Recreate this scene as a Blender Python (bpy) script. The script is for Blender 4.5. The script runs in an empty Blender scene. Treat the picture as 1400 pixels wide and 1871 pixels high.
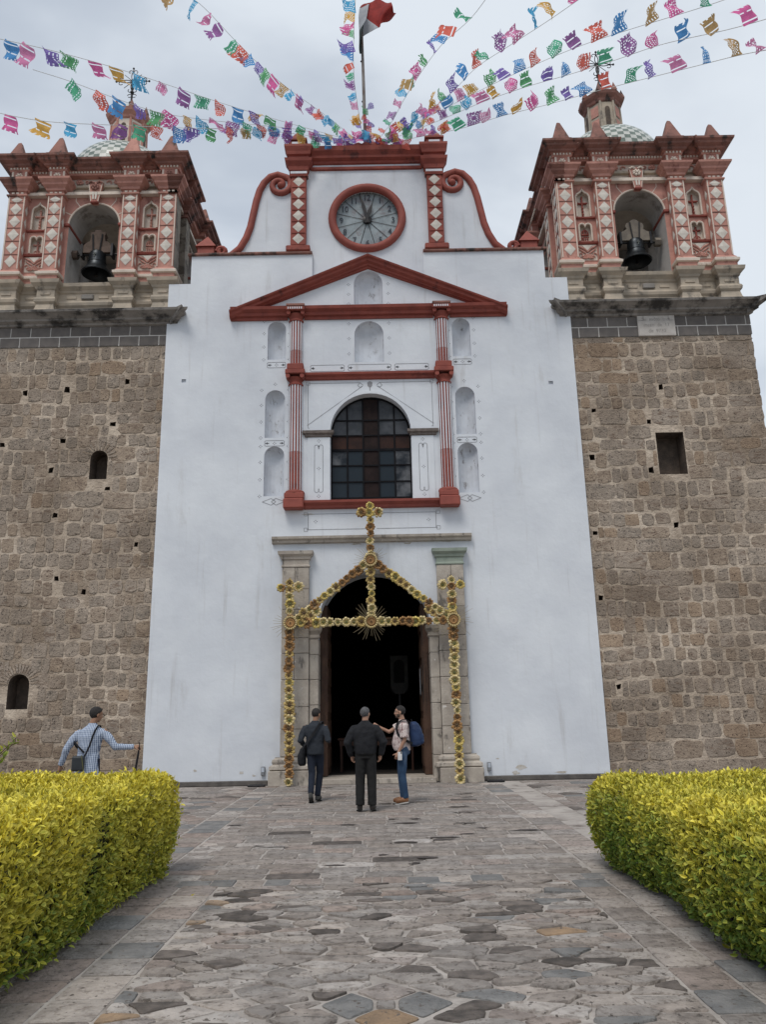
import bpy, bmesh, math, random
import numpy as np
from mathutils import Vector, Matrix
from mathutils.geometry import tessellate_polygon
sc = bpy.context.scene
COL = sc.collection
rnd = random.Random(7)
pi = math.pi

# ------------------------------------------------------------------ camera
FPX, PITCH, YAW, ROLL, CX, CZ = 1407.0, 0.25094, 0.00377, -0.020178, 0.2123, 1.68
_f = Vector((math.sin(YAW)*math.cos(PITCH), math.cos(YAW)*math.cos(PITCH), math.sin(PITCH)))
_r = Vector((math.cos(YAW), -math.sin(YAW), 0)); _u = _r.cross(_f)
_c, _s = math.cos(ROLL), math.sin(ROLL)
CR, CU, CF = _c*_r + _s*_u, -_s*_r + _c*_u, _f
cam_d = bpy.data.cameras.new('camera'); cam = bpy.data.objects.new('camera', cam_d); COL.objects.link(cam)
cam.matrix_world = Matrix(((CR.x, CU.x, -CF.x, CX), (CR.y, CU.y, -CF.y, 0), (CR.z, CU.z, -CF.z, CZ), (0, 0, 0, 1)))
cam_d.sensor_fit = 'HORIZONTAL'; cam_d.sensor_width = 36; cam_d.lens = 36*FPX/1400
cam_d.clip_start = .05; cam_d.clip_end = 3000
sc.camera = cam

def at(px, py, Y):
    """world point on the plane y=Y seen at photo pixel px,py"""
    d = CF + (px-700)/FPX*CR + (935.5-py)/FPX*CU
    t = Y/d.y
    return Vector((CX+t*d.x, Y, CZ+t*d.z))

# ------------------------------------------------------------------ world, sun, exposure
SUN_EL, SUN_AZ = math.radians(58), math.radians(-25)     # azimuth measured from -Y (behind the camera) to the left
w = bpy.data.worlds.new('World'); sc.world = w; w.use_nodes = True
nt = w.node_tree; nt.nodes.clear()
N = nt.nodes.new; L = nt.links.new
out = N('ShaderNodeOutputWorld'); bg = N('ShaderNodeBackground'); bg.inputs['Strength'].default_value = 0.1
sky = N('ShaderNodeTexSky'); sky.sky_type = 'NISHITA'; sky.sun_disc = False
sky.sun_elevation = SUN_EL; sky.sun_rotation = pi - SUN_AZ
tc = N('ShaderNodeTexCoord'); mp = N('ShaderNodeMapping'); mp.inputs['Scale'].default_value = (1.0, 1.0, 2.2)
mp.inputs['Location'].default_value = (0.35, .1, .2)
n1 = N('ShaderNodeTexNoise'); n1.inputs['Scale'].default_value = 2.1; n1.inputs['Detail'].default_value = 5; n1.inputs['Roughness'].default_value = .52
n1.inputs['Distortion'].default_value = .25
cr = N('ShaderNodeValToRGB')
cr.color_ramp.elements[0].position = .34; cr.color_ramp.elements[0].color = (4.0, 4.45, 5.1, 1)
cr.color_ramp.elements[1].position = .66; cr.color_ramp.elements[1].color = (6.0, 6.45, 6.95, 1)
cr.color_ramp.interpolation = 'EASE'
# the cloud cover is thinner, hence brighter, towards the right hand half of the sky
sep = N('ShaderNodeSeparateXYZ'); mad = N('ShaderNodeMath'); mad.operation = 'MULTIPLY_ADD'
mad.inputs[1].default_value = .34
L(tc.outputs['Generated'], mp.inputs['Vector']); L(mp.outputs['Vector'], n1.inputs['Vector'])
L(tc.outputs['Generated'], sep.inputs[0]); L(sep.outputs['X'], mad.inputs[0]); L(n1.outputs['Fac'], mad.inputs[2])
L(mad.outputs[0], cr.inputs['Fac'])
mx = N('ShaderNodeMixRGB'); mx.inputs['Fac'].default_value = .93
L(sky.outputs['Color'], mx.inputs['Color1']); L(cr.outputs['Color'], mx.inputs['Color2'])
L(mx.outputs['Color'], bg.inputs['Color']); L(bg.outputs['Background'], out.inputs['Surface'])
sun_d = bpy.data.lights.new('sun', 'SUN'); sun_d.energy = 1.5; sun_d.angle = math.radians(22); sun_d.color = (1, .95, .88)
sun = bpy.data.objects.new('sun', sun_d); COL.objects.link(sun)
sdir = Vector((math.sin(SUN_AZ)*math.cos(SUN_EL), -math.cos(SUN_AZ)*math.cos(SUN_EL), math.sin(SUN_EL)))
sun.rotation_euler = (-sdir).to_track_quat('-Z', 'Y').to_euler(); sun.location = sdir*40
sc.view_settings.view_transform = 'Standard'; sc.view_settings.look = 'None'
sc.view_settings.exposure = 0.40; sc.view_settings.gamma = 1.0; sc.view_settings.use_curve_mapping = False
sc.render.engine = 'CYCLES'; sc.cycles.max_bounces = 6; sc.cycles.diffuse_bounces = 3; sc.cycles.glossy_bounces = 2
sc.cycles.transmission_bounces = 3; sc.cycles.transparent_max_bounces = 6; sc.cycles.use_denoising = True

# ------------------------------------------------------------------ materials
def srgb(r, g, b):
    return tuple((((c/255)/12.92) if c/255 <= .04045 else ((c/255+.055)/1.055)**2.4) for c in (r, g, b))

def M(name, c1, c2=None, scale=4, rough=.85, bump=.0, bscale=60, isl=0.0, dirt=None, dscale=(2, 2, .5), dlo=.55, dhi=.7,
      spots=None, sscale=12, slo=.66, shi=.7, coord='world', metal=0, spec=.3, detail=6, dist=.02, hue=0.0, transl=0, big=None, streak=None):
    """procedural material: two-tone noise, random tone for every island, blotches/streaks, spots and bump"""
    m = bpy.data.materials.new(name); m.use_nodes = True
    t = m.node_tree; n = t.nodes; n.clear(); l = t.links.new; A = n.new
    o = A('ShaderNodeOutputMaterial'); p = A('ShaderNodeBsdfPrincipled')
    p.inputs['Roughness'].default_value = rough; p.inputs['Metallic'].default_value = metal
    p.inputs['Specular IOR Level'].default_value = spec
    if coord == 'world':
        v = A('ShaderNodeNewGeometry').outputs['Position']
    else:
        v = A('ShaderNodeTexCoord').outputs['Object']
    def noise(sc_, det, scv=None, rgh=.55):
        q = A('ShaderNodeTexNoise'); q.inputs['Scale'].default_value = sc_; q.inputs['Detail'].default_value = det
        q.inputs['Roughness'].default_value = rgh
        if scv:
            mpn = A('ShaderNodeMapping'); mpn.inputs['Scale'].default_value = scv; l(v, mpn.inputs['Vector']); l(mpn.outputs[0], q.inputs['Vector'])
        else: l(v, q.inputs['Vector'])
        return q.outputs['Fac']
    def ramp(f, a, b):
        q = A('ShaderNodeMapRange'); q.interpolation_type = 'SMOOTHSTEP'
        q.inputs['From Min'].default_value = a; q.inputs['From Max'].default_value = b; l(f, q.inputs['Value']); return q.outputs['Result']
    def mix(f, a, b):
        q = A('ShaderNodeMixRGB')
        if isinstance(f, float): q.inputs[0].default_value = f
        else: l(f, q.inputs[0])
        for i, x in ((1, a), (2, b)):
            if isinstance(x, tuple): q.inputs[i].default_value = (*x, 1)
            else: l(x, q.inputs[i])
        return q.outputs[0]
    c2 = c2 or tuple(min(1, x*.8) for x in c1)
    col = mix(ramp(noise(scale, detail), .32, .68), c1, c2)
    if isl or hue:
        g = A('ShaderNodeNewGeometry'); oi = A('ShaderNodeObjectInfo')
        ad = A('ShaderNodeMath'); ad.operation = 'ADD'; l(g.outputs['Random Per Island'], ad.inputs[0]); l(oi.outputs['Random'], ad.inputs[1])
        fr = A('ShaderNodeMath'); fr.operation = 'FRACT'; l(ad.outputs[0], fr.inputs[0])
        m3 = A('ShaderNodeMath'); m3.operation = 'MULTIPLY_ADD'; l(fr.outputs[0], m3.inputs[0]); m3.inputs[1].default_value = 2*isl; m3.inputs[2].default_value = 1-isl
        hs = A('ShaderNodeHueSaturation'); l(m3.outputs[0], hs.inputs['Value']); l(col, hs.inputs['Color'])
        if hue:
            f7 = A('ShaderNodeMath'); f7.operation = 'MULTIPLY'; l(fr.outputs[0], f7.inputs[0]); f7.inputs[1].default_value = 7.31
            f8 = A('ShaderNodeMath'); f8.operation = 'FRACT'; l(f7.outputs[0], f8.inputs[0])
            m4 = A('ShaderNodeMath'); m4.operation = 'MULTIPLY_ADD'; l(f8.outputs[0], m4.inputs[0]); m4.inputs[1].default_value = 2*hue; m4.inputs[2].default_value = 1-hue
            l(m4.outputs[0], hs.inputs['Saturation'])
        col = hs.outputs['Color']
    if dirt: col = mix(ramp(noise(1.0, 7, dscale, .65), dlo, dhi), col, dirt)
    if spots: col = mix(ramp(noise(sscale, 4, None, .6), slo, shi), col, spots)
    if streak: col = mix(ramp(noise(1.0, 6, (5, 5, .28), .6), .57, .78), col, streak)
    if big:
        gm = A('ShaderNodeMixRGB'); gm.blend_type = 'MULTIPLY'; gm.inputs[0].default_value = 1; l(col, gm.inputs[1]); l(mix(ramp(noise(.55, 5, (1, 1, 1.3), .6), .3, .7), big[0], big[1]), gm.inputs[2]); col = gm.outputs[0]
    l(col, p.inputs['Base Color'])
    if bump:
        b = A('ShaderNodeBump'); b.inputs['Strength'].default_value = bump; b.inputs['Distance'].default_value = dist
        l(noise(bscale, 5), b.inputs['Height']); l(b.outputs[0], p.inputs['Normal'])
    if transl:
        tr = A('ShaderNodeBsdfTranslucent'); l(col, tr.inputs['Color']); ms = A('ShaderNodeMixShader'); ms.inputs[0].default_value = transl
        l(p.outputs[0], ms.inputs[1]); l(tr.outputs[0], ms.inputs[2]); l(ms.outputs[0], o.inputs['Surface'])
    else:
        l(p.outputs[0], o.inputs['Surface'])
    return m

WHITE = M('white_limewash', (.65, .68, .725), (.595, .625, .675), scale=.9, bump=.2, bscale=5.5, dist=.04, dirt=(.47, .475, .485), dscale=(1.9, 1.9, .4), dlo=.57, dhi=.84, spots=(.45, .44, .43), sscale=26, slo=.72, shi=.75, streak=(.5, .51, .53), big=((.94, .94, .94), (1.04, 1.04, 1.03)))
NICHE = M('stained_white', (.60, .63, .68), (.5, .52, .56), scale=2.5, bump=.2, bscale=9, dirt=(.22, .21, .21), dscale=(6, 6, 4), dlo=.57, dhi=.73)
RED = M('brick_red_paint', (.275, .070, .051), (.205, .051, .039), scale=3, bump=.25, bscale=30, dirt=(.09, .03, .026), dscale=(3, 3, 2), dlo=.57, dhi=.72, rough=.7)
REDBR = M('fresh_red_paint', (.285, .075, .056), (.225, .058, .045), scale=3, bump=.2, bscale=30, rough=.65)
SOOT = M('weathered_dark_red', (.29, .14, .112), (.18, .09, .074), scale=2.2, bump=.5, bscale=22, dirt=(.04, .034, .032), dscale=(3, 3, 1.2), dlo=.5, dhi=.66, spots=(.25, .2, .18), sscale=9, slo=.66, shi=.75)
PINK = M('terracotta_paint', (.50, .255, .205), (.38, .19, .155), scale=3.5, bump=.3, bscale=26, dirt=(.2, .085, .07), dscale=(4, 4, 2), dlo=.55, dhi=.72, spots=(.5, .36, .3), sscale=14, slo=.67, shi=.73)
CREAM = M('cream_stucco', (.66, .58, .50), (.56, .48, .41), scale=4, bump=.25, bscale=26, dirt=(.3, .19, .15), dscale=(4, 4, 2), dlo=.58, dhi=.75)
DIAW = M('off_white_diamond', (.62, .58, .52), (.5, .46, .41), scale=6, bump=.15, bscale=30)
PEDST = M('ochre_grey_stone', (.44, .37, .29), (.31, .27, .22), scale=2.6, bump=.4, bscale=24, dirt=(.10, .09, .08), dscale=(2, 2, 1.5), dlo=.53, dhi=.68)
CORN = M('grey_cornice_stone', (.27, .25, .23), (.2, .185, .17), scale=2, bump=.4, bscale=24, dirt=(.045, .042, .04), dscale=(1.6, 1.6, 2.2), dlo=.46, dhi=.62, isl=.08)
ASHLAR = M('dark_grey_block', (.15, .135, .125), (.115, .105, .1), scale=5, bump=.35, bscale=40, isl=.12)
JOINT = M('pale_joint_mortar', (.58, .56, .53), (.48, .46, .44), scale=8)
MORTAR = M('lime_mortar', (.52, .44, .355), (.36, .295, .235), big=((.72, .69, .66), (1.12, 1.12, 1.12)), scale=2.2, bump=1.0, dist=.05, bscale=15, dirt=(.27, .215, .165), dscale=(1.1, 1.1, .9), dlo=.5, dhi=.66, spots=(.11, .085, .065), sscale=17, slo=.67, shi=.71)
TUFF = [M('tuff_stone', (.335, .272, .215), (.26, .21, .168), big=((.74, .71, .68), (1.12, 1.12, 1.12)), scale=7, bump=1, bscale=26, isl=.12, hue=.15, dirt=(.2, .15, .115), dscale=(5, 5, 13), dlo=.52, dhi=.64, dist=.03, spots=(.085, .065, .05), sscale=22, slo=.60, shi=.64),
        M('tuff_stone_ochre', (.345, .26, .188), (.27, .2, .145), big=((.74, .71, .68), (1.1, 1.1, 1.1)), scale=7, bump=1, bscale=26, isl=.12, dist=.03, spots=(.09, .06, .045), sscale=22, slo=.60, shi=.64),
        M('tuff_stone_grey', (.33, .275, .225), (.26, .215, .175), big=((.74, .71, .68), (1.12, 1.12, 1.12)), scale=7, bump=1, bscale=26, isl=.10, dirt=(.2, .17, .14), dscale=(6, 6, 9), dlo=.52, dhi=.64, dist=.03, spots=(.08, .065, .055), sscale=22, slo=.59, shi=.63)]
PORT = M('portal_stone', (.44, .395, .34), (.33, .29, .25), scale=3, bump=.6, bscale=22, isl=.09, dirt=(.15, .135, .12), dscale=(5, 5, 2), dlo=.55, dhi=.68, spots=(.6, .57, .53), sscale=9, slo=.66, shi=.72)
PORTG = M('portal_green_stone', (.29, .33, .28), (.22, .26, .22), scale=3, bump=.4, bscale=30)
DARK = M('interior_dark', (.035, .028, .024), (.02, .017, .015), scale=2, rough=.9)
HOLE = M('hole_brown', (.12, .09, .07), (.07, .055, .045), scale=5, bump=.6, bscale=20)
WOOD = M('old_door_wood', (.10, .055, .035), (.06, .032, .022), scale=3, bump=.5, bscale=30, rough=.6, dirt=(.03, .02, .015), dscale=(12, 12, .6), dlo=.5, dhi=.62)
IRON = M('black_iron', (.018, .018, .02), (.03, .028, .028), rough=.45, metal=.6, spec=.5)
BRONZE = M('dark_bell_bronze', (.035, .04, .045), (.022, .026, .03), rough=.38, metal=.75, bump=.15, bscale=30)
LINE = M('grey_painted_line', (.26, .265, .29), (.34, .35, .37), scale=20)
PAVM = M('paving_mortar', (.42, .385, .355), (.29, .262, .24), scale=2.5, bump=.9, bscale=26, dirt=(.16, .135, .12), dscale=(2.2, 2.2, 2.2), dlo=.54, dhi=.66)
_pv = dict(bump=1.0, bscale=28, isl=.14, hue=.25, dist=.025, spots=(.11, .095, .085), sscale=19, slo=.615, shi=.66)
PAVE = [M('flagstone_grey', (.315, .282, .258), (.22, .195, .178), scale=6, dirt=(.16, .138, .124), dscale=(13, 13, 13), dlo=.50, dhi=.66, **_pv),
        M('flagstone_pink', (.33, .278, .25), (.235, .198, .178), scale=6, dirt=(.17, .142, .125), dscale=(13, 13, 13), dlo=.51, dhi=.66, **_pv),
        M('flagstone_dark', (.15, .128, .115), (.08, .07, .064), scale=9, bump=1.0, bscale=30, isl=.25),
        M('flagstone_blue', (.215, .21, .205), (.15, .15, .15), scale=6, **_pv),
        M('flagstone_pale', (.42, .38, .35), (.32, .288, .265), scale=6, dirt=(.22, .19, .17), dscale=(13, 13, 13), dlo=.51, dhi=.66, **_pv),
        M('flagstone_tan', (.32, .24, .175), (.22, .17, .13), scale=6, **_pv)]
GLASSD = bpy.data.materials.new('dusty_window_glass'); GLASSD.use_nodes = True
_p = GLASSD.node_tree.nodes['Principled BSDF']; _p.inputs['Base Color'].default_value = (.02, .028, .036, 1); _p.inputs['Roughness'].default_value = .13
_p.inputs['Specular IOR Level'].default_value = .16

# ------------------------------------------------------------------ mesh helpers
class MB:
    def __init__(s): s.v = []; s.f = []; s.m = []
    def add(s, vs, fs, mi=0):
        o = len(s.v); s.v += [tuple(x) for x in vs]; s.f += [tuple(i+o for i in f) for f in fs]; s.m += [mi]*len(fs); return s
    def box(s, x0, x1, y0, y1, z0, z1, mi=0, ch=0):
        if ch:
            bm = bmesh.new(); bmesh.ops.create_cube(bm, size=1)
            for q in bm.verts: q.co = Vector((x0+(q.co.x+.5)*(x1-x0), y0+(q.co.y+.5)*(y1-y0), z0+(q.co.z+.5)*(z1-z0)))
            bmesh.ops.bevel(bm, geom=list(bm.edges), offset=ch, segments=1, affect='EDGES')
            bm.verts.ensure_lookup_table(); bm.verts.index_update()
            s.add([q.co for q in bm.verts], [[q.index for q in f.verts] for f in bm.faces], mi); bm.free(); return s
        return s.add([(x0, y0, z0), (x1, y0, z0), (x1, y1, z0), (x0, y1, z0), (x0, y0, z1), (x1, y0, z1), (x1, y1, z1), (x0, y1, z1)],
              [(0, 3, 2, 1), (4, 5, 6, 7), (0, 1, 5, 4), (1, 2, 6, 5), (2, 3, 7, 6), (3, 0, 4, 7)], mi)
    def prism(s, pts, y0, y1, mi=0, axis='y'):
        """polygon in x,z extruded from y0 to y1 (or x,y extruded in z with axis='z')"""
        n = len(pts)
        mk = (lambda p, d: (p[0], d, p[1])) if axis == 'y' else (lambda p, d: (p[0], p[1], d))
        tri = tessellate_polygon([[Vector((p[0], p[1], 0)) for p in pts]])
        vs = [mk(p, y0) for p in pts]+[mk(p, y1) for p in pts]
        fs = [tuple(t) for t in tri]+[tuple(i+n for i in t) for t in tri]+[(i, (i+1) % n, (i+1) % n+n, i+n) for i in range(n)]
        return s.add(vs, fs, mi)
    def tube(s, path, r, n=8, mi=0, cap=True, closed=False):
        P_ = [Vector(p) for p in path]; m = len(P_)
        rs = r if isinstance(r, (list, tuple)) else [r]*m
        vs = []; prev = None
        for i, p in enumerate(P_):
            if closed: d = P_[(i+1) % m]-P_[i-1]
            else: d = P_[min(i+1, m-1)]-P_[max(i-1, 0)]
            d.normalize()
            if prev is None:
                a = Vector((0, 0, 1)) if abs(d.z) < .9 else Vector((1, 0, 0)); x = d.cross(a).normalized()
            else: x = (prev-d*prev.dot(d)).normalized()
            prev = x; y = d.cross(x)
            vs += [p+rs[i]*(math.cos(2*pi*k/n)*x+math.sin(2*pi*k/n)*y) for k in range(n)]
        fs = []
        for i in range(m if closed else m-1):
            for k in range(n):
                j = (i+1) % m
                fs.append((i*n+k, i*n+(k+1) % n, j*n+(k+1) % n, j*n+k))
        if cap and not closed: fs += [tuple(range(n))[::-1], tuple(range((m-1)*n, m*n))]
        return s.add(vs, fs, mi)
    def lathe(s, prof, cx, cy, n=24, mi=0, a0=0, a1=2*pi):
        full = abs(a1-a0-2*pi) < 1e-6; k = n if full else n+1
        vs = []
        for r, z in prof:
            for i in range(k):
                a = a0+(a1-a0)*i/n; vs.append((cx+r*math.cos(a), cy+r*math.sin(a), z))
        fs = []
        for j in range(len(prof)-1):
            for i in range(n):
                i2 = (i+1) % k if full else i+1
                fs.append((j*k+i, j*k+i2, (j+1)*k+i2, (j+1)*k+i))
        return s.add(vs, fs, mi)
    def ball(s, c, r, mi=0, n=10, m=6):
        rx, ry, rz = r if isinstance(r, (tuple, list)) else (r, r, r)
        vs = [(c[0]+rx*math.sin(pi*j/m)*math.cos(2*pi*i/n), c[1]+ry*math.sin(pi*j/m)*math.sin(2*pi*i/n), c[2]+rz*math.cos(pi*j/m)) for j in range(m+1) for i in range(n)]
        fs = [(j*n+i, (j+1)*n+i, (j+1)*n+(i+1) % n, j*n+(i+1) % n) for j in range(m) for i in range(n)]
        return s.add(vs, fs, mi)
    def sweep(s, path, prof, closed=False, mi=0, endcap=True):
        """axis-aligned plan path (outside on the right hand when walking it) swept with profile points (out, z)"""
        n = len(path); P_ = [Vector((p[0], p[1])) for p in path]
        def nrm(a, b):
            d = (b-a).normalized(); return Vector((d.y, -d.x))
        off = []
        for i in range(n):
            ns = []
            if closed or i > 0: ns.append(nrm(P_[i-1], P_[i]))
            if closed or i < n-1: ns.append(nrm(P_[i], P_[(i+1) % n]))
            if len(ns) == 2:
                if ns[0].dot(ns[1]) > .99: off.append(ns[0])
                else:
                    b = (ns[0]+ns[1]); off.append(b/(1+ns[0].dot(ns[1])))
            else: off.append(ns[0])
        k = len(prof); vs = [(P_[i].x+off[i].x*o, P_[i].y+off[i].y*o, z) for i in range(n) for o, z in prof]
        fs = [(i*k+j, ((i+1) % n)*k+j, ((i+1) % n)*k+j+1, i*k+j+1) for i in range(n if closed else n-1) for j in range(k-1)]
        if not closed and endcap: fs += [tuple(range(k)), tuple(range((n-1)*k, n*k))]
        return s.add(vs, fs, mi)
    def xform(s, fn): s.v = [tuple(fn(Vector(p))) for p in s.v]; return s
    def build(s, name, mat, parent=None, loc=(0, 0, 0), smooth=False, recalc=True):
        me = bpy.data.meshes.new(name); me.from_pydata(s.v, [], s.f)
        mats = mat if isinstance(mat, (list, tuple)) else [mat]
        for q in mats: me.materials.append(q)
        if len(mats) > 1: me.polygons.foreach_set('material_index', s.m)
        if recalc and len(s.f) < 60000:
            bm = bmesh.new(); bm.from_mesh(me); bmesh.ops.recalc_face_normals(bm, faces=bm.faces); bm.to_mesh(me); bm.free()
        if smooth:
            me.polygons.foreach_set('use_smooth', [True]*len(me.polygons))
            if smooth != 'all': me.set_sharp_from_angle(angle=math.radians(45))
        me.update()
        o = bpy.data.objects.new(name, me); COL.objects.link(o); o.location = loc
        if parent: o.parent = parent
        return o

def thing(name, label, cat, loc=(0, 0, 0), rz=0, group=None):
    o = bpy.data.objects.new(name, None); COL.objects.link(o); o.location = loc; o.rotation_euler = (0, 0, rz)
    return tag(o, label, cat, group)
def tag(o, label, cat=None, group=None):
    o['label'] = label
    if cat: o['category'] = cat
    if group: o['group'] = group
    return o
def kind(o, k): o['kind'] = k; return o
def inst(me, name, parent, loc=(0, 0, 0), rot=(0, 0, 0), scale=(1, 1, 1)):
    o = bpy.data.objects.new(name, me); COL.objects.link(o); o.location = loc; o.rotation_euler = rot; o.scale = scale
    if parent: o.parent = parent
    return o
def arch(cx, zb, w, h, n=14):
    """arched outline, counter-clockwise in x,z, round top"""
    r = w/2; zs = zb+h-r
    return [(cx-r, zb), (cx+r, zb)]+[(cx+r*math.cos(pi*i/n), zs+r*math.sin(pi*i/n)) for i in range(n+1)]
def rect(x0, x1, z0, z1): return [(x0, z0), (x1, z0), (x1, z1), (x0, z1)]
def plate(mb, outer, holes, y, mi=0):
    lists = [[Vector((p[0], p[1], 0)) for p in outer]]+[[Vector((p[0], p[1], 0)) for p in h] for h in holes]
    tri = tessellate_polygon(lists); flat = [p for l_ in lists for p in l_]
    mb.add([(p.x, y, p.y) for p in flat], [tuple(t) for t in tri], mi)
def reveal(mb, h, y0, y1, mi=0, back=None):
    n = len(h)
    mb.add([(p[0], y0, p[1]) for p in h]+[(p[0], y1, p[1]) for p in h], [(i, (i+1) % n, (i+1) % n+n, i+n) for i in range(n)], mi)
    if back is not None: plate(mb, h, [], y1, back)
def niche(mb, cx, zb, w, h, y, depth, n=14, mi=0):
    """round-headed niche: half-round plan below, quarter dome above, rim equal to arch()"""
    r = w/2; zs = zb+h-r; K = 8
    # lower part
    for za, zc in ((zb, zs),):
        vs = []; 
        for z in (za, zc):
            for k in range(K+1):
                a = pi*k/K; vs.append((cx+r*math.cos(a), y+depth*math.sin(a), z))
        mb.add(vs, [(k, k+1, K+2+k, K+1+k) for k in range(K)], mi)
    mb.add([(cx+r*math.cos(pi*k/K), y+depth*math.sin(pi*k/K), zb) for k in range(K+1)], [tuple(range(K+1))], mi)
    vs = []
    for i in range(n+1):
        t = pi*i/n
        for k in range(K//2+1):
            b = (pi/2)*k/(K//2)      # from rim to the middle
            vs.append((cx+r*math.cos(t)*math.cos(b), y+depth*math.sin(b), zs+r*math.sin(t)*math.cos(b)))
    q = K//2+1
    mb.add(vs, [(i*q+k, (i+1)*q+k, (i+1)*q+k+1, i*q+k+1) for i in range(n) for k in range(q-1)], mi)
# ------------------------------------------------------------------ ground
g = MB().box(-400, 400, -200, 600, -.5, -.02)
kind(g.build('ground', M('distant_ground', (.16, .15, .13), (.12, .11, .1), scale=.3)), 'structure')

# ------------------------------------------------------------------ church facade
FY = 19.2
church = thing('church_facade', 'tall white church front with red trim and arched doorway between the two towers', 'church', (0, FY, 0))
def F(mb, name, mat, parent=None, **k):
    mb.xform(lambda p: p-Vector((0, FY, 0)))
    return mb.build(name, mat, parent or church, **k)

niches = [(0, 12.48, .80, 1.08), (0, 10.80, .80, 1.22)]
for sx in (-1, 1):
    niches += [(sx*2.52, 10.92, .50, 1.14), (sx*2.54, 8.68, .53, 1.35), (sx*2.54, 7.08, .53, 1.36)]
door = arch(0, .0, 2.78, 5.10, 24)
WINX = 1.02
win = arch(0, 6.93, 2.04+.1, 2.95, 22)
body = [(-5.55, 0), (5.55, 0), (5.55, 13.26), (4.95, 13.26), (4.95, 14.12), (1.56, 14.12), (1.56, 13.30), (0, 13.97), (-1.56, 13.30), (-1.56, 14.12), (-4.95, 14.12), (-4.95, 13.26), (-5.55, 13.26)]
mb = MB()
holes = [door, win]+[arch(*q) for q in niches]
small = []
for (x, z) in ((-5.01, 10.35), (4.87, 10.1)): small.append(rect(x-.06, x+.06, z-.05, z+.05))
plate(mb, body, holes+small, FY, 0)
for h in small: reveal(mb, h, FY, FY+.05, 1, 1)
for q in niches: niche(mb, *q, FY, .26, mi=1)
reveal(mb, door, FY, FY+.55, 0)
reveal(mb, win, FY, FY+.30, 0)
# outer sides and top
n_ = len(body)
mb.add([(p[0], FY, p[1]) for p in body]+[(p[0], FY+1.1, p[1]) for p in body], [(i, (i+1) % n_, (i+1) % n_+n_, i+n_) for i in range(n_)], 0)
plate(mb, body, [arch(0, 0, 2.78, 5.10, 24)], FY+1.1, 0)
F(mb, 'wall', [WHITE, NICHE], recalc=False)
# dark coping on the shoulders
for sx in (-1, 1):
    a, b = sorted((sx*1.56, sx*5.0)); mb = MB().box(a-(.05 if sx < 0 else -.0), b+(.0 if sx < 0 else .05), FY-.07, FY+1.1, 14.12, 14.20, ch=.02)
    F(mb, 'coping', SOOT)
    a, b = sorted((sx*4.96, sx*5.22)); F(MB().box(a, b, FY+.35, FY+1.1, 13.262, 13.33), 'coping', SOOT)
# upper gable, with curled shoulders
UY = FY+.12
scr = [(-3.86, 14.2), (-3.62, 14.42), (-3.45, 14.75), (-3.34, 15.1), (-3.27, 15.5), (-3.19, 15.95), (-3.10, 16.3), (-2.98, 16.55), (-2.80, 16.75), (-2.58, 16.82), (-2.33, 16.72), (-2.2, 16.5)]
gable = [(-1.56, 13.1), (0, 13.76), (1.56, 13.1), (1.56, 14.2)]+[(-x, z) for x, z in scr]+[(2.2, 17.55), (-2.2, 17.55)]+[(x, z) for x, z in scr[::-1]]+[(-1.56, 14.2)]
ck = [(.93*math.cos(2*pi*i/40), 15.33+.93*math.sin(2*pi*i/40)) for i in range(40)]
mb = MB(); plate(mb, gable, [ck], UY); plate(mb, gable, [], UY+.7); reveal(mb, ck, UY, UY+.25)
n_ = len(gable); mb.add([(p[0], UY, p[1]) for p in gable]+[(p[0], UY+.7, p[1]) for p in gable], [(i, (i+1) % n_, (i+1) % n_+n_, i+n_) for i in range(n_)])
F(mb, 'gable_wall', [WHITE], recalc=False)
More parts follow.
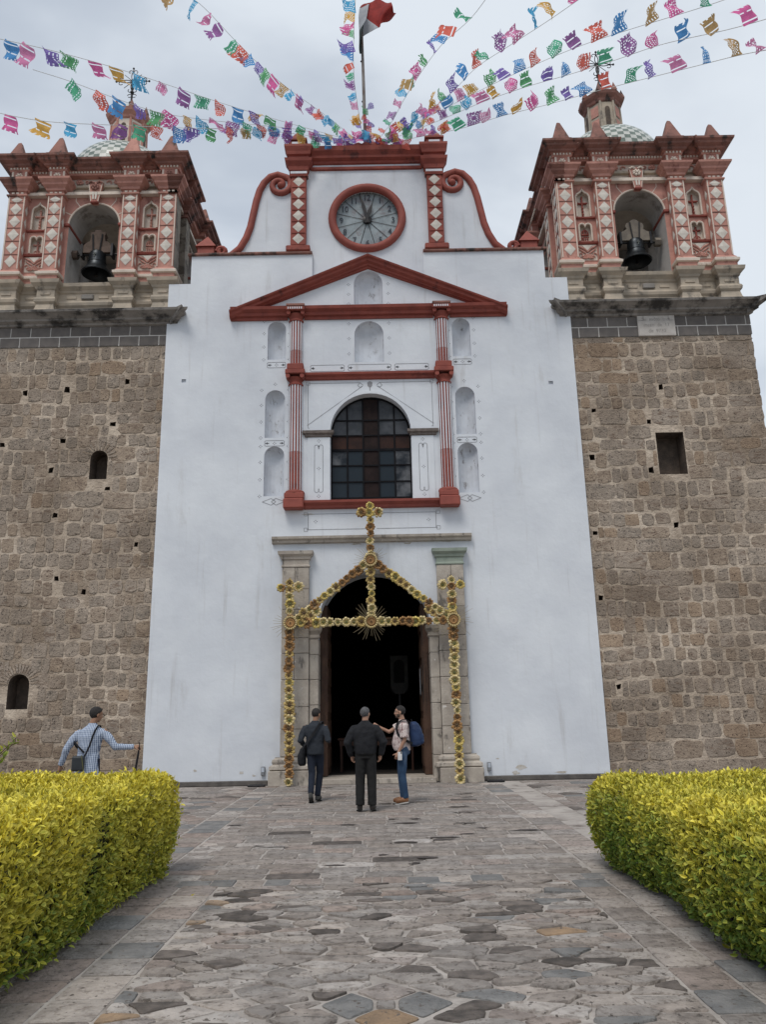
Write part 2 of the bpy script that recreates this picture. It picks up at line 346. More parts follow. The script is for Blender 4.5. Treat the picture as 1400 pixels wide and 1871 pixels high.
for sx in (-1, 1):
    # spiral tube
    pts = [(-3.95, 14.14)]+scr[:-1]
    c = Vector((-2.52, 16.47)); last = Vector(scr[-2])
    r0 = (last-c).length; a0 = math.atan2(last.y-c.y, last.x-c.x)
    for i in range(1, 26):
        t = i/25; a = a0-t*2*pi*1.28; r = r0*(1-t)**.85*1.0+.04
        pts.append((c.x+r*math.cos(a), c.y+r*math.sin(a)))
    # smooth the lower part
    P3 = [(sx*-x if sx > 0 else x, UY-.02, z) for x, z in pts]
    rr = [.10]*len(P3)
    for i in range(13, len(P3)): rr[i] = .10-.03*(i-13)/(len(P3)-13)
    mb = MB().tube(P3, rr, 10); mb.ball((P3[-1][0], UY-.05, P3[-1][2]), .1)
    F(mb, 'scroll_moulding', REDBR, smooth=True)
    # red pilaster with six white diamonds
    x0, x1 = sorted((sx*2.18, sx*1.74)); xm = (x0+x1)/2
    pil = F(MB().box(x0, x1, UY-.14, UY, 14.38, 16.66, ch=.015), 'pilaster', RED)
    for i in range(6):
        z = 14.62+i*.375
        d = MB(); q = .165
        d.add([(xm-q, UY-.145, z), (xm, UY-.145, z-q*1.05), (xm+q, UY-.145, z), (xm, UY-.145, z+q*1.05), (xm, UY-.160, z)], [(0, 1, 4), (1, 2, 4), (2, 3, 4), (3, 0, 4), (0, 3, 2, 1)])
        F(d, 'diamond', DIAW, parent=pil)
        F(MB().box(x0+.03, x1-.03, UY-.158, UY-.142, z-.2, z-.178), 'raised_band', RED, parent=pil)
    F(MB().box(x0-.12, x1+.12, UY-.22, UY, 14.2, 14.38, ch=.03), 'pilaster_base', RED)
    path = [(x0-.03, UY), (x0-.03, UY-.17), (x1+.03, UY-.17), (x1+.03, UY)]
    F(MB().sweep(path, [(0, 16.64), (.02, 16.7), (.0, 16.73), (.0, 16.82), (.03, 16.84), (.05, 16.95), (.13, 17.08), (.15, 17.17), (.05, 17.19), (.04, 17.3), (.09, 17.33), (.11, 17.42), (.16, 17.55), (.16, 17.62), (0, 17.62)]), 'capital', RED)
    F(MB().box(x0-.02, x1+.02, UY-.18, UY-.1, 16.735, 16.81), 'white_band', WHITE)
    F(MB().box(x0-.01, x1+.01, UY-.18, UY+.2, 17.19, 17.22), 'white_band', WHITE)
    # pedestal and pyramid finial
    xp = sx*2.0
    fin = F(MB().box(xp-.24, xp+.24, UY-.2, UY+.25, 17.62, 17.84, ch=.02), 'finial', RED)
    F(MB().box(xp-.16, xp+.16, UY-.215, UY-.19, 17.68, 17.78), 'white_panel', WHITE, parent=fin)
    m_ = MB().box(xp-.28, xp+.28, UY-.24, UY+.29, 17.842, 17.9)
    b = .22; m_.add([(xp-b, UY-.2, 17.9), (xp+b, UY-.2, 17.9), (xp+b, UY+.24, 17.9), (xp-b, UY+.24, 17.9), (xp, UY, 18.32)], [(0, 1, 4), (1, 2, 4), (2, 3, 4), (3, 0, 4), (0, 3, 2, 1)])
    F(m_, 'pyramid', RED, parent=fin)
    # shoulder pyramid and curl near the tower
    xp = sx*4.58
    m_ = MB().box(xp-.24, xp+.24, FY+.05, FY+.5, 14.2, 14.46, ch=.015)
    b = .24; m_.add([(xp-b-.05, FY, 14.46), (xp+b+.05, FY, 14.46), (xp+b+.05, FY+.55, 14.46), (xp-b-.05, FY+.55, 14.46), (xp, FY+.25, 14.92)], [(0, 1, 4), (1, 2, 4), (2, 3, 4), (3, 0, 4), (0, 3, 2, 1)])
    F(m_, 'shoulder_pyramid', REDBR)
    cu = [(sx*(4.14+.14*math.cos(a)*(1-a/14)), FY+.1, 14.32+.14*math.sin(a)*(1-a/14)) for a in [i*.5 for i in range(16)]]
    F(MB().tube(cu, .07, 8), 'curl', REDBR, smooth=True)
# top entablature
F(MB().sweep([(-1.56, UY+.2), (-1.56, UY), (1.56, UY), (1.56, UY+.2)], [(0, 16.93), (.06, 16.95), (.07, 17.02), (0, 17.03)]), 'string_course', RED)
F(MB().sweep([(-1.6, UY), (1.6, UY)], [(0, 17.13), (.05, 17.15), (.06, 17.22), (.15, 17.27), (.16, 17.34), (.24, 17.45), (.27, 17.58), (0, 17.6)]), 'top_cornice', RED)
F(MB().box(-2.15, 2.15, UY-.1, UY+.7, 17.56, 17.66), 'top_slab', SOOT)
m_ = MB(); 
for i in range(9):
    a = pi*i/8; m_.ball((-.62*math.cos(a), UY+.1, 17.66+.16*math.sin(a)), (.17, .15, .13))
F(m_, 'crest', REDBR, smooth=True)

# pediment
def raking(sx):
    prof = [(0, 0), (.07, .02), (.08, .08), (.14, .10), (.15, .17), (.24, .23), (.26, .31), (.33, .36), (.35, .42), (0, .43)]
    a0, a1 = Vector((3.80, 12.30)), Vector((0, 13.95)); d = (a1-a0)
    vs = []
    for (p, ex) in ((a0, 0), (a1, 1)):
        for o, q in prof:
            vs.append((sx*p.x, FY-o*.8, max(p.y-.33+q*.76, 12.095)))
    k = len(prof)
    m = MB().add(vs, [(j, j+1, k+j+1, k+j) for j in range(k-1)]+[tuple(range(k)), tuple(range(k, 2*k))])
    return m
for sx in (-1, 1): F(raking(sx), 'raking_cornice', RED)
for (xa, xb) in ((-3.78, -2.23), (-1.77, 1.77), (2.23, 3.78)):
    F(MB().sweep([(xa, FY), (xb, FY)], [(0, 12.08), (.05, 12.08), (.05, 12.16), (.12, 12.18), (.13, 12.26), (.22, 12.32), (.24, 12.40), (.05, 12.43), (0, 12.5)]), 'pediment_cornice', RED)

IMP = M('brown_grey_stone', (.2, .17, .155), (.13, .11, .1), scale=8, bump=.5, bscale=30)
# two-storey engaged columns
def column(cx, z0, z1, zc, r=.17, stripes=7):
    c = thing('column', '', None); del c['label']; c.parent = church
    y = FY
    def G(mb, name, mat, **k):
        mb.xform(lambda p: p-Vector((0, FY, 0))); return mb.build(name, mat, c, **k)
    G(MB().lathe([(r, z0), (r*1.0, z1)], cx, y, 20, a0=pi, a1=2*pi), 'shaft', RED, smooth='all')
    m1 = MB()
    for i in range(stripes):
        a = pi+pi*(i+.5)/stripes; 
        for (za, zb, wd) in ((zc, z1, .40), (z0, zc, .16)):
            da = wd*pi/stripes/2*1.15; R0 = r+.006
            m1.add([(cx+R0*math.cos(a-da), y+R0*math.sin(a-da), za), (cx+R0*math.cos(a+da), y+R0*math.sin(a+da), za), (cx+R0*math.cos(a+da), y+R0*math.sin(a+da), zb), (cx+R0*math.cos(a-da), y+R0*math.sin(a-da), zb),
                    (cx+(R0+.014)*math.cos(a), y+(R0+.014)*math.sin(a), zb), (cx+(R0+.014)*math.cos(a), y+(R0+.014)*math.sin(a), za)], [(0, 5, 4, 3), (5, 1, 2, 4), (3, 4, 2)])
    G(m1, 'fillets', WHITE)
    return c, G
for sx in (-1, 1):
    cx = sx*1.99
    c, G = column(cx, 7.2, 10.12, 8.24)
    G(MB().box(cx-.25, cx+.25, FY-.26, FY, 6.95, 7.1, ch=.02), 'plinth', REDBR)
    G(MB().lathe([(.25, 7.1), (.26, 7.14), (.24, 7.18), (.18, 7.2)], cx, FY, 20, a0=pi, a1=2*pi), 'torus', REDBR, smooth=True)
    G(MB().lathe([(.17, 10.1), (.2, 10.12), (.2, 10.16), (.17, 10.18), (.17, 10.24), (.24, 10.32)], cx, FY, 20, a0=pi, a1=2*pi), 'capital', RED, smooth=True)
    for k in (-1, 1): G(MB().tube([(cx+k*.19, FY-.26, 10.33), (cx+k*.19, FY-.02, 10.33)], .06, 10), 'volute', RED, smooth=True)
    G(MB().box(cx-.26, cx+.26, FY-.28, FY, 10.39, 10.52, ch=.015), 'abacus', RED)
    G(MB().box(cx-.22, cx+.22, FY-.24, FY, 10.522, 10.70, ch=.02), 'plinth', RED)
    c, G = column(cx, 10.7, 11.98, 11.12, .165)
    G(MB().lathe([(.165, 11.98), (.2, 12.0), (.2, 12.04), (.17, 12.06), (.23, 12.2)], cx, FY, 20, a0=pi, a1=2*pi), 'capital', RED, smooth=True)
    for k in (-1, 1): G(MB().tube([(cx+k*.19, FY-.25, 12.2), (cx+k*.19, FY-.02, 12.2)], .055, 10), 'volute', RED, smooth=True)
    G(MB().box(cx-.25, cx+.25, FY-.3, FY, 12.25, 12.36, ch=.01), 'abacus', RED)
    dm = MB()
    for k in range(7): dm.box(cx-.21+k*.06, cx-.18+k*.06, FY-.31, FY-.29, 12.27, 12.33)
    kind(G(dm, 'dentil_row', WHITE), 'stuff')
    G(MB().box(cx-.25, cx+.25, FY-.32, FY, 12.362, 12.43, ch=.01), 'cap_slab', SOOT)
for (xa, xb) in ((-1.74, 1.74),):
    F(MB().sweep([(xa, FY), (xb, FY)], [(0, 10.28), (.06, 10.3), (.07, 10.36), (.14, 10.4), (.15, 10.46), (0, 10.48)]), 'mid_rail', RED)
    F(MB().sweep([(xa, FY), (xb, FY)], [(0, 6.70), (.1, 6.72), (.11, 6.78), (.2, 6.84), (.21, 6.9), (0, 6.93)]), 'window_sill', REDBR)
for sx in (-1, 1):
    a, b = sorted((sx*1.743, sx*2.26)); F(MB().box(a, b, FY-.3, FY, 6.68, 6.948, ch=.03), 'sill_block', REDBR)
    a, b = sorted((sx*1.08, sx*1.69)); F(MB().sweep([(a, FY+.05), (a, FY), (b, FY), (b, FY+.05)], [(0, 8.66), (.05, 8.68), (.05, 8.73), (.1, 8.76), (.11, 8.83), (0, 8.84)]), 'impost', IMP)
    a, b = sorted((sx*1.08, sx*1.66)); F(MB().box(a, b, FY-.02, FY, 6.94, 8.66), 'jamb_panel', WHITE)
# arch band over the window (slightly proud)
m_ = MB(); o_ = [(1.15*math.cos(pi*i/22), 8.81+1.15*math.sin(pi*i/22)) for i in range(23)]; i_ = [(1.07*math.cos(pi*i/22), 8.81+1.07*math.sin(pi*i/22)) for i in range(23)]
vs = [(x, FY-.02, z) for x, z in o_]+[(x, FY-.02, z) for x, z in i_]+[(x, FY, z) for x, z in o_]
m_.add(vs, [(i, i+1, 23+i+1, 23+i) for i in range(22)]+[(i, 46+i, 47+i, i+1) for i in range(22)])
F(m_, 'window_arch', WHITE)

# window
wy = FY+.30
wn = thing('window', '', None); del wn['label']; wn.parent = church
def W(mb, name, mat, **k):
    mb.xform(lambda p: p-Vector((0, FY, 0))); return mb.build(name, mat, wn, **k)
wx = [-1.06, -.63, -.21, .21, .63, 1.06]; wz = [6.93, 7.06, 7.5, 7.95, 8.38, 8.79, 9.22, 9.86]
fr = MB()
for x in wx[1:-1]:
    top = 8.81+math.sqrt(max(0, 1.06**2-x*x)); fr.box(x-.02, x+.02, wy-.05, wy, 6.93, top)
for i, z in enumerate(wz[1:-1]):
    hw = 1.05 if z < 8.81 else math.sqrt(1.06**2-(z-8.81)**2); t = .032 if i == 3 else .018
    fr.box(-hw, hw, wy-.048, wy-.002, z-t, z+t)
fr.tube([(1.045*math.cos(pi*i/20), wy-.03, 8.81+1.045*math.sin(pi*i/20)) for i in range(21)], .03, 6)
fr.box(-1.07, -1.03, wy-.05, wy, 6.93, 8.81); fr.box(1.03, 1.07, wy-.05, wy, 6.93, 8.81)
W(fr, 'frame', M('matte_black_paint', (.008, .008, .01), (.012, .012, .014), rough=.8, spec=.1))
PAN = {'g': GLASSD, 'b': M('brown_board', (.026, .017, .016), (.016, .011, .011), rough=.6, spec=.08), 'w': M('dusty_pane', (.075, .08, .09), (.04, .045, .052), scale=3, rough=.3, spec=.12),
       'r': M('reddish_board', (.05, .026, .021), (.028, .018, .017), scale=2, rough=.6, spec=.08), 'c': M('curtained_pane', (.14, .145, .155), (.02, .025, .032), scale=3, rough=.3, spec=.12)}
rows = ['ggbgg', 'ggbgc', 'ggbgc', 'cgbgc', 'rrbrr', 'wwbww', 'wwbww']
for j in range(7):
    for i in range(5):
        x0, x1, z0, z1 = wx[i], wx[i+1], wz[j], wz[j+1]
        pts = [(x0, z0), (x1, z0), (x1, z1), (x0, z1)]
        if z1 > 8.81:
            def clip(x, z):
                return (x, min(z, 8.81+math.sqrt(max(0, 1.05**2-x*x))))
            top = [clip(x1+(x0-x1)*k/5, z1) for k in range(6)]
            if max(p[1] for p in top)-z0 < .02: continue
            top = [(x, max(z, z0)) for x, z in top]; pts = [(x0, z0), (x1, z0)]+top
        W(MB().add([(p[0], wy-.02, p[1]) for p in pts], [tuple(range(len(pts)))]), 'pane', PAN[rows[j][i]])

# painted ornament lines: one part each
def strip(path, w_=.016, y=FY-.004):
    m = MB()
    for (a, b) in zip(path[:-1], path[1:]):
        a, b = Vector(a), Vector(b); d = (b-a); 
        if d.length < 1e-6: continue
        d.normalize(); n = Vector((-d.y, d.x))*w_/2
        m.add([(q.x, y, q.y) for q in (a-n, b-n, b+n, a+n)], [(0, 1, 2, 3)])
    return m
def join(ms):
    r = MB()
    for m in ms: r.add(m.v, m.f)
    return r
def dot4(x, z, s=.033, y=FY-.004):
    m = MB()
    for dx, dz in ((s, 0), (-s, 0), (0, s), (0, -s)):
        q = s*.42; m.add([(x+dx-q, y, z+dz), (x+dx, y, z+dz-q), (x+dx+q, y, z+dz), (x+dx, y, z+dz+q)], [(0, 1, 2, 3)])
    return m
dots = []
def cart(x0, x1, z0, z1, vert=False, y=FY-.004):
    """cartouche with curled ends"""
    n = 8; pts = []
    if vert:
        xm = (x0+x1)/2; r = (x1-x0)/4
        for i in range(n+1): a = pi*i/n; pts.append((x1-r-r*math.cos(a)*-1, z1-r+r*math.sin(a)))
        top = [(xm, z1-.12), (xm-.02, z1-.04)]+[(x0+r+r*math.cos(a), z1-r+r*math.sin(a)) for a in [pi*i/n for i in range(n+1)]]
        bot = [(x0+r+r*math.cos(a), z0+r+r*math.sin(a)) for a in [pi+pi*i/n for i in range(n+1)]]+[(xm-.01, z0+.1)]
        L1 = top+bot; L2 = [(2*xm-x, z) for x, z in L1]
        return [strip(L1, y=y), strip(L2, y=y)]
    zm = (z0+z1)/2; r = (z1-z0)/4
    l = [(x0+.12, zm), (x0+.05, zm+.01)]+[(x0+r+r*math.cos(a), zm+r+r*math.sin(a)) for a in [1.9*pi-1.4*pi*i/n for i in range(n+1)]]
    l += [(x1-r+r*math.cos(a), zm+r+r*math.sin(a)) for a in [.5*pi-1.4*pi*i/n for i in range(n+1)]]+[(x1-.05, zm+.01), (x1-.12, zm)]
    return [strip(l, y=y), strip([(x, 2*zm-z) for x, z in l], y=y)]
orn = []
for sx in (-1, 1):
    orn += cart(sx*2.54-.26, sx*2.54+.26, 8.42+.03, 8.60, False); orn += cart(sx*2.52-.25, sx*2.52+.25, 10.68, 10.84)
    orn += cart(sx*1.37-.11, sx*1.37+.11, 7.15, 8.45, True, y=FY-.024)
    x = sx*2.54; orn.append(strip([(x-.29, 6.93), (x-.06, 7.02), (x+.06, 6.93), (x-.06, 6.84), (x-.29, 6.93)])); orn.append(strip([(x+.29, 6.93), (x+.06, 7.02), (x-.06, 6.93), (x+.06, 6.84), (x+.29, 6.93)]))
    orn.append(strip([(sx*.26, 10.2), (sx*1.66, 10.2), (sx*1.66, 8.93), (sx*1.62, 8.93)]))
    orn.append(strip([(sx*.18, 10.12), (sx*.26, 10.2), (sx*.33, 10.12), (sx*.26, 10.06), (sx*.2, 10.1), (sx*1.68, 9.0)]))
    for (x0, z0) in ((sx*1.66, 10.2), (sx*1.70, 6.58), (sx*1.70, 6.17)): orn.append(strip([(x0-.045, z0-.045), (x0+.045, z0-.045), (x0+.045, z0+.045), (x0-.045, z0+.045), (x0-.045, z0-.045)], .012))
    for (nx, nz, nw, nh) in [q for q in niches if q[0]*sx > 0]:
        for k in (-1, 1):
            for fz in (.0, .33, .68, 1.0): dots.append(dot4(nx+k*(nw/2+.10), nz+nh*fz))
    dots += [dot4(sx*.55, z) for z in (12.55, 12.85, 13.15)]+[dot4(sx*.55, z) for z in (11.05, 11.5, 11.95)]+[dot4(sx*2.54, 10.2), dot4(sx*2.54, 8.52), dot4(sx*2.52, 10.76), dot4(sx*1.45, 6.38)]
    dots += [dot4(sx*1.37, z, y=FY-.024) for z in (7.05, 7.8, 8.56)]
for z in (6.58, 6.17): orn.append(strip([(-1.68, z), (-.12, z)])); orn.append(strip([(.12, z), (1.68, z)]))
for sx in (-1, 1): orn.append(strip([(sx*1.64, 6.17), (sx*1.64, 6.58)]))
for (a, b) in ((-1.6, -.68), (-.58, .58), (.68, 1.6)): orn += cart(a, b, 10.55, 10.73)
kind(F(join(orn), 'painted_scrollwork', LINE), 'stuff'); kind(F(join(dots), 'painted_florets', M('dark_painted_floret', (.10, .10, .12), (.16, .16, .18), scale=20)), 'stuff')
ch_ = MB(); y = FY-.005
ch_.add([(-.07, y, 10.2), (.0, y, 10.24), (.07, y, 10.2), (.06, y, 10.1), (.012, y, 10.05), (.012, y, 9.98), (.09, y, 9.9), (-.05, y, 9.9), (-.012, y, 9.98), (-.012, y, 10.05), (-.06, y, 10.1)], [tuple(range(11))])
F(ch_, 'painted_chalice', M('chalice_grey', (.22, .22, .24), (.32, .32, .33), scale=30))
# faint nick marks, stains and flaking at the wall foot: shapes of their own
FLAKE = M('flaked_plaster', (.42, .38, .33), (.55, .53, .5), scale=14, bump=.8, bscale=50)
for (x, z, a, b) in ((3.42, .30, .17, .06), (3.3, .17, .1, .05), (-3.2, .3, .07, .04), (-4.3, .36, .05, .03), (4.4, .16, .16, .03), (-2.9, .22, .05, .03), (2.9, .5, .05, .02), (-1.65, 6.58, .2, .02), (1.9, 5.8, .12, .02), (-.4, 5.78, .12, .03), (.9, 5.77, .12, .03)):
    n_ = 11; F(MB().add([(x+a*math.cos(2*pi*i/n_)*rnd.uniform(.5, 1.2), FY-.003, z+b*math.sin(2*pi*i/n_)*rnd.uniform(.5, 1.3)) for i in range(n_)], [tuple(range(n_))]), 'flaked_patch', FLAKE)
# base course
for (xa, xb) in ((-5.56, -2.56), (2.56, 5.56)):
    F(MB().box(xa, xb, FY-.06, FY, 0, .12, ch=.02), 'base_course', M('dark_base_stone', (.12, .11, .10), (.08, .072, .068), scale=5, bump=.7, bscale=30))

# portal
for sx in (-1, 1):
    def B(x0, x1, y0, y1, z0, z1, name='stone_block', mat=PORT, ch=.012):
        a, b = sorted((sx*x0, sx*x1)); return F(MB().box(a, b, y0, y1, z0, z1, ch=ch), name, mat)
    B(1.50, 2.52, FY-.34, FY, 0, .34, 'pedestal_block'); 
    a, b = sorted((sx*1.52, sx*2.40)); F(MB().sweep([(a, FY), (a, FY-.2), (b, FY-.2), (b, FY)], [(.06, .343), (.11, .37), (.10, .44), (.03, .48), (.05, .53), (.04, .58), (-.02, .62), (-.02, .64)]), 'base_moulding', PORT)
    zs = [.64, 1.27, 1.78, 2.42, 3.05, 3.42, 4.12, 4.62, 5.17]
    for i in range(len(zs)-1):
        if i % 2: B(1.60, 1.95, FY-.16, FY, zs[i]+.004, zs[i+1]-.004); B(1.956, 2.27, FY-.165, FY, zs[i]+.004, zs[i+1]-.004)
        else: B(1.60, 2.27, FY-.16, FY, zs[i]+.004, zs[i+1]-.004)
    capm = PORT if sx < 0 else PORTG
    a, b = sorted((sx*1.60, sx*2.27)); F(MB().sweep([(a, FY), (a, FY-.16), (b, FY-.16), (b, FY)], [(0, 5.17), (.02, 5.19), (.02, 5.22), (0, 5.24), (0, 5.36), (.03, 5.38), (.04, 5.44), (.1, 5.5), (.11, 5.58), (.0, 5.6)]), 'capital', capm)
    # inner jamb strip with impost
    for i in range(6):
        z0 = .02+i*.6; z1 = min(z0+.592, 3.4); B(1.37, 1.594, FY-.07, FY+.5, z0, z1, 'jamb_stone')
    a, b = sorted((sx*1.36, sx*1.597)); F(MB().sweep([(a, FY+.3), (a, FY-.07), (b, FY-.07), (b, FY)], [(0, 3.4), (.03, 3.43), (.02, 3.5), (.07, 3.6), (.08, 3.68), (0, 3.7)]), 'impost', PORT)
for (xa, xb) in ((-2.55, -1.5), (-1.495, -.5), (-.495, .62), (.625, 1.6), (1.605, 2.52)):
    F(MB().sweep([(xa, FY), (xb, FY)], [(0, 5.80), (.1, 5.82), (.11, 5.87), (.17, 5.91), (.18, 5.97), (0, 6.0)]), 'ledge_stone', PORT)
F(MB().box(-.14, .14, FY-.1, FY, 5.16, 5.52, ch=.02), 'keystone', PORT)
F(MB().box(-1.42, 1.42, FY-.15, FY+1.1, 0, .12, ch=.01), 'threshold', PORT)
# inner arch of dark wood-framed opening and door leaves folded inward
for sx in (-1, 1):
    a, b = sorted((sx*1.19, sx*1.385)); 
    dl = F(MB().box(a, b, FY+.56, FY+1.9, .13, 4.3, ch=.01), 'door_leaf', WOOD)
    for k in range(6): F(MB().box(sx*1.19-.02 if sx > 0 else sx*1.19-.005, sx*1.19+.005 if sx > 0 else sx*1.19+.02, FY+.66, FY+1.8, .3+k*.66, .78+k*.66, ch=.01), 'door_panel', WOOD, parent=dl)
# nave behind the front: dim room
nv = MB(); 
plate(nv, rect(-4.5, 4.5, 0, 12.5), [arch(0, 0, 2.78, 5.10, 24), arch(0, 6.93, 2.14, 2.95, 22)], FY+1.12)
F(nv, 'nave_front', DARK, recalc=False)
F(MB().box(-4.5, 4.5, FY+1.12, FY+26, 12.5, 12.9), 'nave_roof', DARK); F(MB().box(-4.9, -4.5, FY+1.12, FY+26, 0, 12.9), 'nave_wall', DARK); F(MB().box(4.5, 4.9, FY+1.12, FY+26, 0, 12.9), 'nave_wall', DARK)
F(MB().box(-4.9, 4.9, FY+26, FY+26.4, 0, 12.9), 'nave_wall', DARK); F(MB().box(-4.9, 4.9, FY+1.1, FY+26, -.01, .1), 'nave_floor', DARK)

# wooden table inside and a framed picture
tb = thing('table', 'low reddish wooden table standing in the dark just inside the church door', 'table', (0, FY+2.6, .1))
RW = M('red_wood', (.06, .022, .012), (.035, .014, .009), scale=5, rough=.45)
MB().box(-1.05, 1.05, -.3, .3, .8, .86, ch=.01).build('table_top', RW, tb); MB().box(-1.0, 1.0, -.26, -.22, .66, .8).build('apron', RW, tb)
for x in (-.98, .93):
    for yy in (-.25, .2): MB().box(x, x+.05, yy, yy+.05, 0, .8).build('leg', RW, tb)
pf = thing('picture', 'pale framed picture with an arched dark figure hanging deep inside the doorway', 'picture', (.72, FY+6, 2.9))
GF = M('dull_gilt', (.05, .045, .038), (.03, .027, .023), rough=.5)
m_ = MB(); plate(m_, [(-.28, -.55), (-.14, -.75), (.14, -.75), (.28, -.55), (.28, .45), (-.28, .45)], [arch(0, -.4, .34, .72, 10)], -.06); m_.build('frame', GF, pf); MB().box(-.27, .27, -.04, 0, -.7, .44).build('canvas', M('dark_canvas', (.02, .018, .018)), pf)
MB().box(-.03, .03, -.05, .03, -2.8, -.7).build('stand', IRON, pf)
# notice on the right hand door leaf
no = thing('notice', 'white paper notice in a dark frame on the right hand door leaf', 'notice', (1.17, FY+.9, 2.35), 0)
MB().box(-.02, .0, -.24, .24, -.36, .36, ch=.004).build('frame', IRON, no); MB().box(-.025, -.021, -.2, .2, -.32, .32).build('sheet', M('notice_paper', (.42, .43, .45), (.2, .2, .22), scale=14), no)
# wall uplights
for sx, lb in ((-1, 'small grey wall light box at the foot of the white wall left of the doorway'), (1, 'small grey wall light box at the foot of the white wall right of the doorway')):
    u = thing('wall_light', lb, 'light', (sx*2.68, FY-.001, .33), 0, 'wall lights beside the portal')
    MB().box(-.045, .045, -.07, 0, -.1, .1, ch=.01).build('housing', M('grey_metal', (.22, .23, .25), rough=.5), u); MB().box(-.035, .035, -.074, -.071, -.02, .08).build('lens', M('frosted_lens', (.5, .55, .62), rough=.3), u)
    u = thing('floor_light', 'flat black floor light on the ground at the '+('left' if sx < 0 else 'right')+' foot of the portal', 'light', (sx*2.78, FY-.32, .0), 0, 'floor lights at the portal')
    MB().box(-.2, .2, -.09, .09, 0, .05, ch=.012).build('housing', IRON, u); MB().box(-.16, .16, -.06, .06, .051, .056).build('glass', GLASSD, u)

# ------------------------------------------------------------------ clock
ck = thing('clock', 'round clock with grey dial and fat red ring high on the church front', 'clock', (0, UY, 15.33))
MB().tube([(1.0*math.cos(2*pi*i/48), -.03, 1.0*math.sin(2*pi*i/48)) for i in range(48)], .115, 12, closed=True).build('ring', REDBR, ck, smooth='all')
MB().add([(.95*math.cos(2*pi*i/48), .1, .95*math.sin(2*pi*i/48)) for i in range(48)], [tuple(range(48))]).build('dial', M('frosted_dial_glass', (.30, .35, .37), (.22, .26, .28), scale=4, rough=.35, dirt=(.2, .19, .2), dscale=(3, 3, 3), dlo=.5, dhi=.65), ck)
m_ = MB()
for i in range(12):
    a = 2*pi*(i+.5)/12; d = Vector((math.cos(a), 0, math.sin(a))); n = Vector((-d.z, 0, d.x))*.008
    m_.add([d*.12-n+Vector((0, .085, 0)), d*.92-n+Vector((0, .085, 0)), d*.92+n+Vector((0, .085, 0)), d*.12+n+Vector((0, .085, 0))], [(0, 1, 2, 3)])
m_.build('dial_spokes', IRON, ck)
MB().lathe([(.13, 0), (.13, .05), (.05, .07), (0, .07)], 0, 0, 20).xform(lambda p: Vector((p.x, .09-p.z, p.y))).build('hub', IRON, ck)
def hand(ang, ln, wd):
    d = Vector((math.sin(ang), 0, math.cos(ang))); n = Vector((d.z, 0, -d.x)); pts = [(-.12, .03), (0, .03), (ln*.45, wd), (ln*.75, wd*.45), (ln, .006)]
    return MB().add([d*a+n*b+Vector((0, -.01, 0)) for a, b in pts]+[d*a-n*b+Vector((0, -.01, 0)) for a, b in pts[::-1]], [tuple(range(10))])
hand(math.radians(-14), .86, .055).xform(lambda p: p+Vector((0, -.0, 0))).build('minute_hand', IRON, ck); hand(math.radians(17), .56, .065).xform(lambda p: p+Vector((0, .02, 0))).build('hour_hand', IRON, ck)
def text(s, size, mat, name, parent, loc, rot=(pi/2, 0, 0), sx=1.0, ext=.0, off=0.0):
    cu = bpy.data.curves.new(name, 'FONT'); cu.body = s; cu.size = size; cu.align_x = 'CENTER'; cu.align_y = 'CENTER'; cu.extrude = ext; cu.offset = off; cu.resolution_u = 4
    t = bpy.data.objects.new('tmp', cu); COL.objects.link(t); dg = bpy.context.evaluated_depsgraph_get(); me = bpy.data.meshes.new_from_object(t.evaluated_get(dg)); bpy.data.objects.remove(t)
    me.materials.clear(); me.materials.append(mat); o = bpy.data.objects.new(name, me); COL.objects.link(o); o.parent = parent; o.location = loc; o.rotation_euler = rot; o.scale = (sx, 1, 1); return o
NUM = M('numeral_blue_grey', (.035, .055, .07), (.09, .09, .11), scale=5)
for i in range(1, 13):
    a = 2*pi*i/12; text(str(i), .27, NUM, 'numeral', ck, (.745*math.sin(a), .08, .745*math.cos(a)-.01), sx=.8, off=.004)
tk = MB()
for i in range(60):
    a = 2*pi*i/60; d = Vector((math.sin(a), 0, math.cos(a))); n = Vector((d.z, 0, -d.x))*.008; o_ = Vector((0, .084, 0)); tk.add([d*.88-n+o_, d*.93-n+o_, d*.93+n+o_, d*.88+n+o_], [(0, 1, 2, 3)])
tk.build('minute_marks', NUM, ck)
# ------------------------------------------------------------------ bell towers
TY = 19.3
def stone_variant(k, name):
    """irregular flat-faced block, unit size, front towards -y"""
    r = random.Random(k); n = 12; m = MB(); ex = r.choice((4.5, 6, 9, 12))
    ring = []
    for i in range(n):
        a = pi/4+2*pi*(i+.45*(r.random()-.5))/n; c, s = math.cos(a), math.sin(a)
        q = (abs(c)**ex+abs(s)**ex)**(-1/ex)*r.uniform(.90, 1.04)*.5; ring.append((c*q, s*q))
    vs = [(x, .5, z) for x, z in ring]+[(x, -.3, z) for x, z in ring]+[(x*.93, -1+r.uniform(-.25, .25), z*.93) for x, z in ring]+[(r.uniform(-.1, .1), -1.1, r.uniform(-.1, .1))]
    fs = [(i, (i+1) % n, n+(i+1) % n, n+i) for i in range(n)]+[(n+i, n+(i+1) % n, 2*n+(i+1) % n, 2*n+i) for i in range(n)]+[(2*n+i, 2*n+(i+1) % n, 3*n) for i in range(n)]
    return m.add(vs, fs)
VAR = [stone_variant(k, '') for k in range(16)]
VARM = {}
for mi, mt in enumerate(TUFF):
    for k, v in enumerate(VAR):
        me = bpy.data.meshes.new('tower_stone'); me.from_pydata(v.v, [], v.f); me.materials.append(mt)
        VARM[(mi, k)] = me

